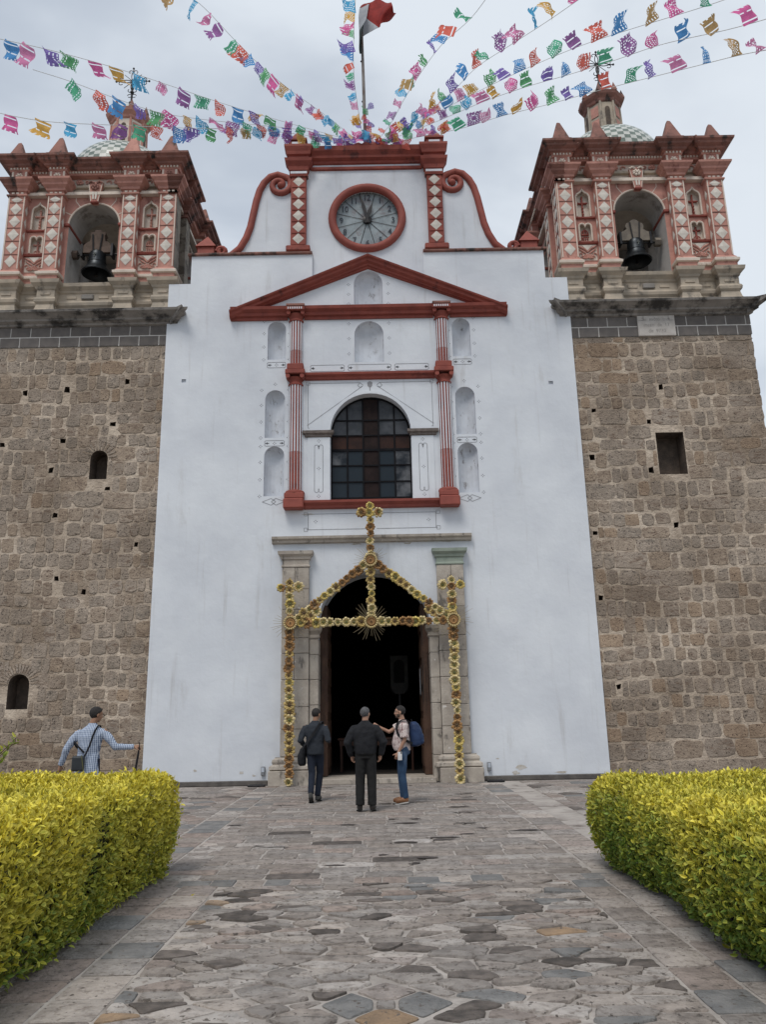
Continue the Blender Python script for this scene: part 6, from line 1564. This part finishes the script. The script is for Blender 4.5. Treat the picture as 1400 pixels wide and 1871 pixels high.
T = person('stout person in a black jacket and black trousers seen from behind, hands at the hips', (-.12, 13.95, .012), 0, J, SKIN, HAIRG, None, None)
fc = (.42, .9, -.02)
body_mesh(T, J, SKIN, fc, ((-.245, .05, .90), (.25, .35, -1), (-1, .2, -.1), .95, .7, 1), ((.26, .04, .91), (-.25, .3, -1), (1, .2, -.1), .95, .5, -1))
m = MB(); ring_loft(m, [(0, 0, .93, .178, .138), (0, 0, .97, .19, .145), (0, 0, 1.06, .205, .155), (0, 0, 1.18, .208, .155), (0, 0, 1.3, .21, .145), (0, 0, 1.38, .195, .12), (0, 0, 1.43, .13, .09), (0, 0, 1.47, .075, .07), (0, 0, 1.495, .068, .066)])
for s_ in 'LR': limb(m, [Vector(J['sh'+s_])*.72+Vector((0, 0, 1.385))*.28+Vector((0, 0, -.012)), Vector(J['sh'+s_])+Vector((0, 0, -.035)), Vector(J['sh'+s_]).lerp(Vector(J['el'+s_]), .5), J['el'+s_], Vector(J['el'+s_]).lerp(Vector(J['wr'+s_]), .5), J['wr'+s_]], [.055, .076, .078, .07, .062, .046], 14)
remeshed(m, 'jacket', BLK, T, .011, 3, wr=.022)
m = MB(); ring_loft(m, [(0, 0, .915, .17, .13), (0, 0, .975, .178, .138)], 28); m.build('jacket_hem', BLT, T, smooth='all')
trousers(T, J, BLT, (.102, .085, .078), .012); shoes(T, J, LEATH, SOLEB); hair(T, J['hd'], fc, HAIRG)
gl = MB(); f_ = Vector(fc).normalized(); rt_ = f_.cross(Vector((0, 0, 1))).normalized(); hc = Vector(J['hd'])
for e in (-1, 1):
    gl.tube([hc+f_*.095+rt_*(e*.035+.024*math.cos(a))+Vector((0, 0, -.0+.018*math.sin(a))) for a in [i*.7 for i in range(10)]], .003, 5); gl.tube([hc+f_*.095+rt_*e*.06, hc+rt_*e*.087], .003, 5)
gl.build('glasses', IRON, T)
# white mask below the glasses on the right cheek is not certain in the photo and is left out

# --- person walking in at the left with a shoulder bag
NAVY = M('dark_denim', (.015, .021, .036), (.010, .014, .025), scale=7, rough=.9, bump=.3, bscale=40, coord='object'); GREYJ = M('slate_jacket', (.026, .031, .040), (.018, .022, .029), scale=7, rough=.85, bump=.3, bscale=25, coord='object')
J = J0(); J.update({'hd': (.01, .03, 1.60), 'nk': (0, .01), 'elL': (-.27, -.10, 1.13), 'wrL': (-.22, .10, 1.0), 'elR': (.27, -.08, 1.14), 'wrR': (.24, .14, 1.09),
     'hpL': (-.08, 0, .92), 'knL': (-.05, -.05, .51), 'anL': (-.02, -.26, .17), 'toL': (-.03, -.17, .05), 'hpR': (.08, 0, .92), 'knR': (.07, .12, .52), 'anR': (.03, .08, .10), 'toR': (.04, .23, .055)})
T = person('person in slate grey jacket and dark jeans walking towards the door with a shoulder bag', (-1.13, 15.5, .012), math.radians(-8), J, SKIND, HAIR, None, None)
fc = (.35, .93, -.25)
body_mesh(T, J, SKIND, fc, ((-.22, .10, 1.0), (.1, 1, -.1), (-1, 0, .2), .9, .8, 1), ((.24, .14, 1.09), (-.2, 1, .3), (1, 0, .2), .9, .8, -1))
m = MB(); ring_loft(m, [(0, 0, .86, .165, .135), (0, 0, .92, .172, .14), (0, 0, 1.06, .17, .13), (0, 0, 1.18, .18, .13), (0, 0, 1.3, .195, .13), (0, 0, 1.38, .185, .11), (0, .005, 1.43, .12, .085), (0, .01, 1.47, .07, .065), (0, .01, 1.49, .062, .06)])
for s_ in 'LR': limb(m, [Vector(J['sh'+s_])*.72+Vector((0, 0, 1.385))*.28+Vector((0, 0, -.012)), Vector(J['sh'+s_])+Vector((0, 0, -.035)), Vector(J['sh'+s_]).lerp(Vector(J['el'+s_]), .5), J['el'+s_], J['wr'+s_]], [.05, .068, .068, .058, .042], 14)
remeshed(m, 'jacket', GREYJ, T, .011, 3, wr=.02)
trousers(T, J, NAVY, (.092, .068, .058), .012); shoes(T, J, M('grey_shoe', (.09, .09, .085), (.05, .05, .05), coord='object'), SOLEB); hair(T, J['hd'], fc, HAIR)
Bg = thing('shoulder_bag', 'black slouchy shoulder bag hanging on the left hip of the walking person', 'bag', (-1.13, 15.5, .012), math.radians(-8))
m = MB(); ring_loft(m, [(-.235, -.04, .66, .05, .10), (-.25, -.04, .70, .075, .15), (-.245, -.04, .85, .075, .15), (-.225, -.04, .97, .05, .13), (-.21, -.04, 1.0, .03, .11)]); remeshed(m, 'pouch', BLK, Bg, .011, 3, wr=.02)
def strap(path, w_, mat, parent, nrm_fn=None, t=.006, name='strap'):
    m = MB(); P_ = [Vector(p) for p in path]; vs = []
    D = []
    for i in range(len(P_)-1):
        p0, p1, p2, p3 = P_[max(i-1, 0)], P_[i], P_[i+1], P_[min(i+2, len(P_)-1)]
        for k in range(5): D.append(cr(p0, p1, p2, p3, k/5))
    D.append(P_[-1])
    for i, p in enumerate(D):
        d = (D[min(i+1, len(D)-1)]-D[max(i-1, 0)]).normalized(); o_ = Vector((p.x, p.y, 0)).normalized() if p.z < 1.42 else Vector((p.x*.5, p.y*.5, 1)).normalized(); s = d.cross(o_).normalized(); o_ = s.cross(d)
        for e, q in ((-1, 0), (1, 0), (1, 1), (-1, 1)): vs.append(p+s*e*w_/2+o_*(q*t))
    m.add(vs, [(4*i+j, 4*i+(j+1) % 4, 4*i+4+(j+1) % 4, 4*i+4+j) for i in range(len(D)-1) for j in range(4)]+[(0, 1, 2, 3)]); return m.build(name, mat, parent)
strap([(-.22, -.10, .98), (-.12, -.158, 1.1), (.0, -.165, 1.24), (.09, -.14, 1.38), (.125, -.07, 1.455), (.13, .0, 1.47), (.12, .09, 1.42), (.0, .165, 1.25), (-.12, .16, 1.08), (-.21, .08, .98)], .05, BLK, Bg)

# --- person in pale patterned shirt facing left, thumb up
JEAN = M('blue_denim', (.035, .072, .135), (.02, .046, .095), scale=6, rough=.9, bump=.3, bscale=60, dirt=(.08, .12, .19), dscale=(5, 5, 2), dlo=.52, dhi=.66, coord='object')
SHIRT = M('patterned_shirt', (.62, .54, .51), (.5, .42, .40), scale=9, rough=.9, bump=.2, bscale=30, dirt=(.22, .13, .13), dscale=(28, 28, 12), dlo=.52, dhi=.58, coord='object')
J = J0(); J.update({'hd': (0, .05, 1.615), 'nk': (0, .01), 'shL': (-.17, .0, 1.395), 'shR': (.17, .0, 1.395), 'elL': (-.20, -.02, 1.12), 'wrL': (-.20, .10, .90), 'elR': (.20, .26, 1.26), 'wrR': (.17, .46, 1.36),
     'hpL': (-.08, .02, .92), 'knL': (-.08, .03, .50), 'anL': (-.08, -.02, .10), 'toL': (-.10, .13, .055), 'hpR': (.08, .02, .92), 'knR': (.08, .05, .50), 'anR': (.07, .02, .10), 'toR': (.08, .17, .055)})
T = person('bearded person in pale patterned shirt and blue jeans facing left with one thumb raised', (.56, 14.95, .012), math.radians(90), J, SKIN, HAIR, None, None)
# left of this person is towards the camera
fc = (.0, 1, -.06)
W = body_mesh(T, J, SKIN, fc, ((-.20, .10, .90), (.05, .35, -1), (-1, .1, 0), 1.0, .9, 1), ((.17, .46, 1.36), (0, .8, .35), (1, 0, .0), 1.0, 1.75, 1, True))
m = MB(); ring_loft(m, [(0, .02, .93, .165, .155), (0, .03, .98, .172, .165), (0, .04, 1.08, .172, .172), (0, .03, 1.2, .178, .15), (0, .01, 1.3, .185, .13), (0, 0, 1.38, .175, .11), (0, .0, 1.43, .12, .085), (0, .01, 1.47, .072, .068), (0, .01, 1.485, .066, .064)])
limb(m, [J['shL'], Vector(J['shL']).lerp(Vector(J['elL']), .85)], [.078, .082], 14); limb(m, [J['shR'], Vector(J['shR']).lerp(Vector(J['elR']), .6)], [.075, .078], 14)
remeshed(m, 'shirt', SHIRT, T, .010, 3, wr=.016)
trousers(T, J, JEAN, (.095, .068, .056), .012); shoes(T, J, M('tan_leather', (.24, .11, .05), (.17, .075, .034), rough=.5, coord='object'), M('white_sole', (.6, .58, .54), coord='object')); hair(T, J['hd'], fc, HAIR)
hc = Vector(J['hd']); BRD = M('dark_beard', (.05, .034, .027), (.09, .06, .045), scale=60, bump=.5, bscale=150, coord='object')
m = MB().ball(hc+Vector((0, .048, -.083)), (.040, .040, .026)).ball(hc+Vector((-.045, .03, -.055)), (.018, .035, .035)).ball(hc+Vector((.045, .03, -.055)), (.018, .035, .035)).ball(hc+Vector((0, .092, -.042)), (.026, .009, .007)); remeshed(m, 'beard', BRD, T, .006, 2)
for e in (-1, 1): MB().ball(hc+Vector((e*.03, .083, .008)), (.011, .007, .007), n=8, m=6).build('eye', M('eye_white', (.5, .48, .46)), T); MB().tube([hc+Vector((e*.014, .095, .028)), hc+Vector((e*.05, .083, .03))], .005, 5).build('eyebrow', HAIR, T)
ph = thing('phone', 'white smartphone held low in the hand of the person with the backpack', 'phone', (.56, 14.95, .012), math.radians(90))
MB().box(-.25, -.24, .035, .11, .77, .915, ch=.003).build('case', M('white_plastic', (.7, .7, .7), rough=.35), ph); MB().box(-.2535, -.2502, .04, .06, .885, .91).build('camera_bump', IRON, ph)
bp = thing('backpack', 'navy blue backpack with black straps on the person in jeans', 'backpack', (.56, 14.95, .012), math.radians(90))
NB = M('navy_nylon', (.018, .04, .105), (.012, .026, .07), scale=5, rough=.6, bump=.3, bscale=25, coord='object')
m = MB(); ring_loft(m, [(0, -.21, 1.0, .12, .07), (0, -.235, 1.03, .155, .11), (0, -.25, 1.15, .16, .13), (0, -.235, 1.3, .155, .115), (0, -.205, 1.40, .13, .085), (0, -.19, 1.44, .07, .05)]); remeshed(m, 'pack', NB, bp, .011, 3, wr=.012)
m = MB(); ring_loft(m, [(0, -.33, 1.04, .10, .04), (0, -.345, 1.08, .12, .05), (0, -.34, 1.2, .115, .045), (0, -.33, 1.24, .09, .03)]); remeshed(m, 'front_pocket', NB, bp, .01, 3)
for e in (-1, 1): strap([(e*.09, -.14, 1.42), (e*.105, -.05, 1.475), (e*.115, .05, 1.455), (e*.13, .115, 1.36), (e*.165, .09, 1.22), (e*.185, -.03, 1.12), (e*.13, -.16, 1.05)], .045, BLK, bp, t=.012)
MB().tube([(-.03, -.17, 1.44), (-.02, -.16, 1.48), (.02, -.16, 1.48), (.03, -.17, 1.44)], .008, 6).build('grab_handle', BLK, bp)

# --- person in checked shirt behind the left hedge, reaching to the right
def checked():
    m = bpy.data.materials.new('blue_check_shirt'); m.use_nodes = True; t = m.node_tree; p = t.nodes['Principled BSDF']; p.inputs['Roughness'].default_value = .9
    tc_ = t.nodes.new('ShaderNodeTexCoord'); out_ = []
    for d_, s_ in (('X', 52), ('Z', 40)):
        wv = t.nodes.new('ShaderNodeTexWave'); wv.bands_direction = d_; wv.inputs['Scale'].default_value = s_/3.14/2*1.6; wv.inputs['Distortion'].default_value = .6; wv.inputs['Detail'].default_value = 1
        t.links.new(tc_.outputs['Object'], wv.inputs['Vector']); out_.append(wv.outputs['Fac'])
    a = t.nodes.new('ShaderNodeMath'); a.operation = 'MULTIPLY_ADD'; t.links.new(out_[0], a.inputs[0]); a.inputs[1].default_value = .68; b = t.nodes.new('ShaderNodeMath'); b.operation = 'MULTIPLY'; t.links.new(out_[1], b.inputs[0]); b.inputs[1].default_value = .32; t.links.new(b.outputs[0], a.inputs[2])
    r = t.nodes.new('ShaderNodeValToRGB'); r.color_ramp.elements[0].position = .3; r.color_ramp.elements[0].color = (.12, .16, .25, 1); r.color_ramp.elements[1].position = .68; r.color_ramp.elements[1].color = (.46, .52, .62, 1); t.links.new(a.outputs[0], r.inputs[0]); t.links.new(r.outputs[0], p.inputs['Base Color']); return m
CHK = checked()
J = J0(); J.update({'ch': (.02, 0), 'nk': (.03, .0), 'hd': (.07, .03, 1.61), 'shL': (-.17, 0, 1.37), 'shR': (.21, 0, 1.38), 'elL': (-.32, -.04, 1.12), 'wrL': (-.42, .02, .88), 'elR': (.40, .02, 1.13), 'wrR': (.64, .14, 1.12),
     'hpL': (-.085, 0, .92), 'knL': (-.10, .03, .50), 'anL': (-.10, -.02, .10), 'toL': (-.13, .13, .055), 'hpR': (.085, 0, .92), 'knR': (.12, .03, .50), 'anR': (.13, -.02, .10), 'toR': (.16, .13, .055)})
T = person('person in a blue and white checked shirt behind the left hedge, one arm stretched right', (-4.50, 12.8, .012), 0, J, SKIND, HAIR, None, None, 1.04)
fc = (.75, .66, -.15)
body_mesh(T, J, SKIND, fc, ((-.42, .02, .88), (-.15, .1, -1), (-1, 0, .2), .95, .5, 1), ((.64, .14, 1.12), (1, .35, .05), (0, -.4, 1), .95, 1.3, 1))
m = MB(); ring_loft(m, [(0, 0, .72, .185, .145), (0, 0, .82, .182, .14), (0, 0, .92, .178, .137), (.0, 0, 1.06, .16, .125), (.01, 0, 1.18, .17, .125), (.02, 0, 1.3, .195, .125), (.025, 0, 1.38, .18, .105), (.03, 0, 1.43, .115, .08), (.035, .005, 1.47, .066, .064), (.035, .005, 1.495, .06, .06)])
for s_ in 'LR': limb(m, [Vector(J['sh'+s_])*.72+Vector((0, 0, 1.385))*.28+Vector((0, 0, -.012)), Vector(J['sh'+s_])+Vector((0, 0, -.035)), Vector(J['sh'+s_]).lerp(Vector(J['el'+s_]), .5), J['el'+s_], J['wr'+s_]], [.048, .064, .064, .055, .04], 14)
remeshed(m, 'shirt', CHK, T, .010, 3, wr=.018)
trousers(T, J, NAVY); shoes(T, J, LEATH, SOLEB); hair(T, J['hd'], fc, HAIR, 1.04)
Bg = thing('shoulder_bag', 'small black flap bag at the back of the person in the checked shirt', 'bag', (-4.50, 12.8, .012), 0); Bg.scale = (1.04,)*3
m = MB(); m.box(-.17, .02, -.22, -.155, .80, 1.02, ch=.02); bgp = remeshed(m, 'pouch', M('black_leather', (.022, .026, .03), (.035, .04, .045), rough=.45, coord='object'), Bg, .009, 2)
MB().tube([(.025, -.22, .80), (-.02, -.225, 1.03)], .006, 5).build('zip', M('olive_trim', (.12, .12, .05)), Bg)
strap([(-.0, -.16, 1.0), (.06, -.15, 1.15), (.10, -.14, 1.3), (.13, -.10, 1.41), (.14, 0, 1.455), (.12, .09, 1.40), (.0, .15, 1.2), (-.15, .12, 1.1), (-.195, 0, 1.15), (-.19, -.09, 1.22), (-.10, -.15, 1.15), (-.0, -.165, 1.06)], .028, BLK, Bg)
st = thing('umbrella', 'thin dark folded umbrella dangling from the outstretched hand', 'umbrella', (-3.80, 12.94, 1.18), 0)
MB().tube([(.06, 0, 0), (.05, 0, -.12), (.0, 0, -.5), (-.03, 0, -.7)], [.008, .018, .016, .006], 8).build('canopy', BLK, st); MB().tube([(.06, 0, -.02), (.065, 0, .05), (.05, 0, .07)], .008, 6).build('handle', IRON, st)
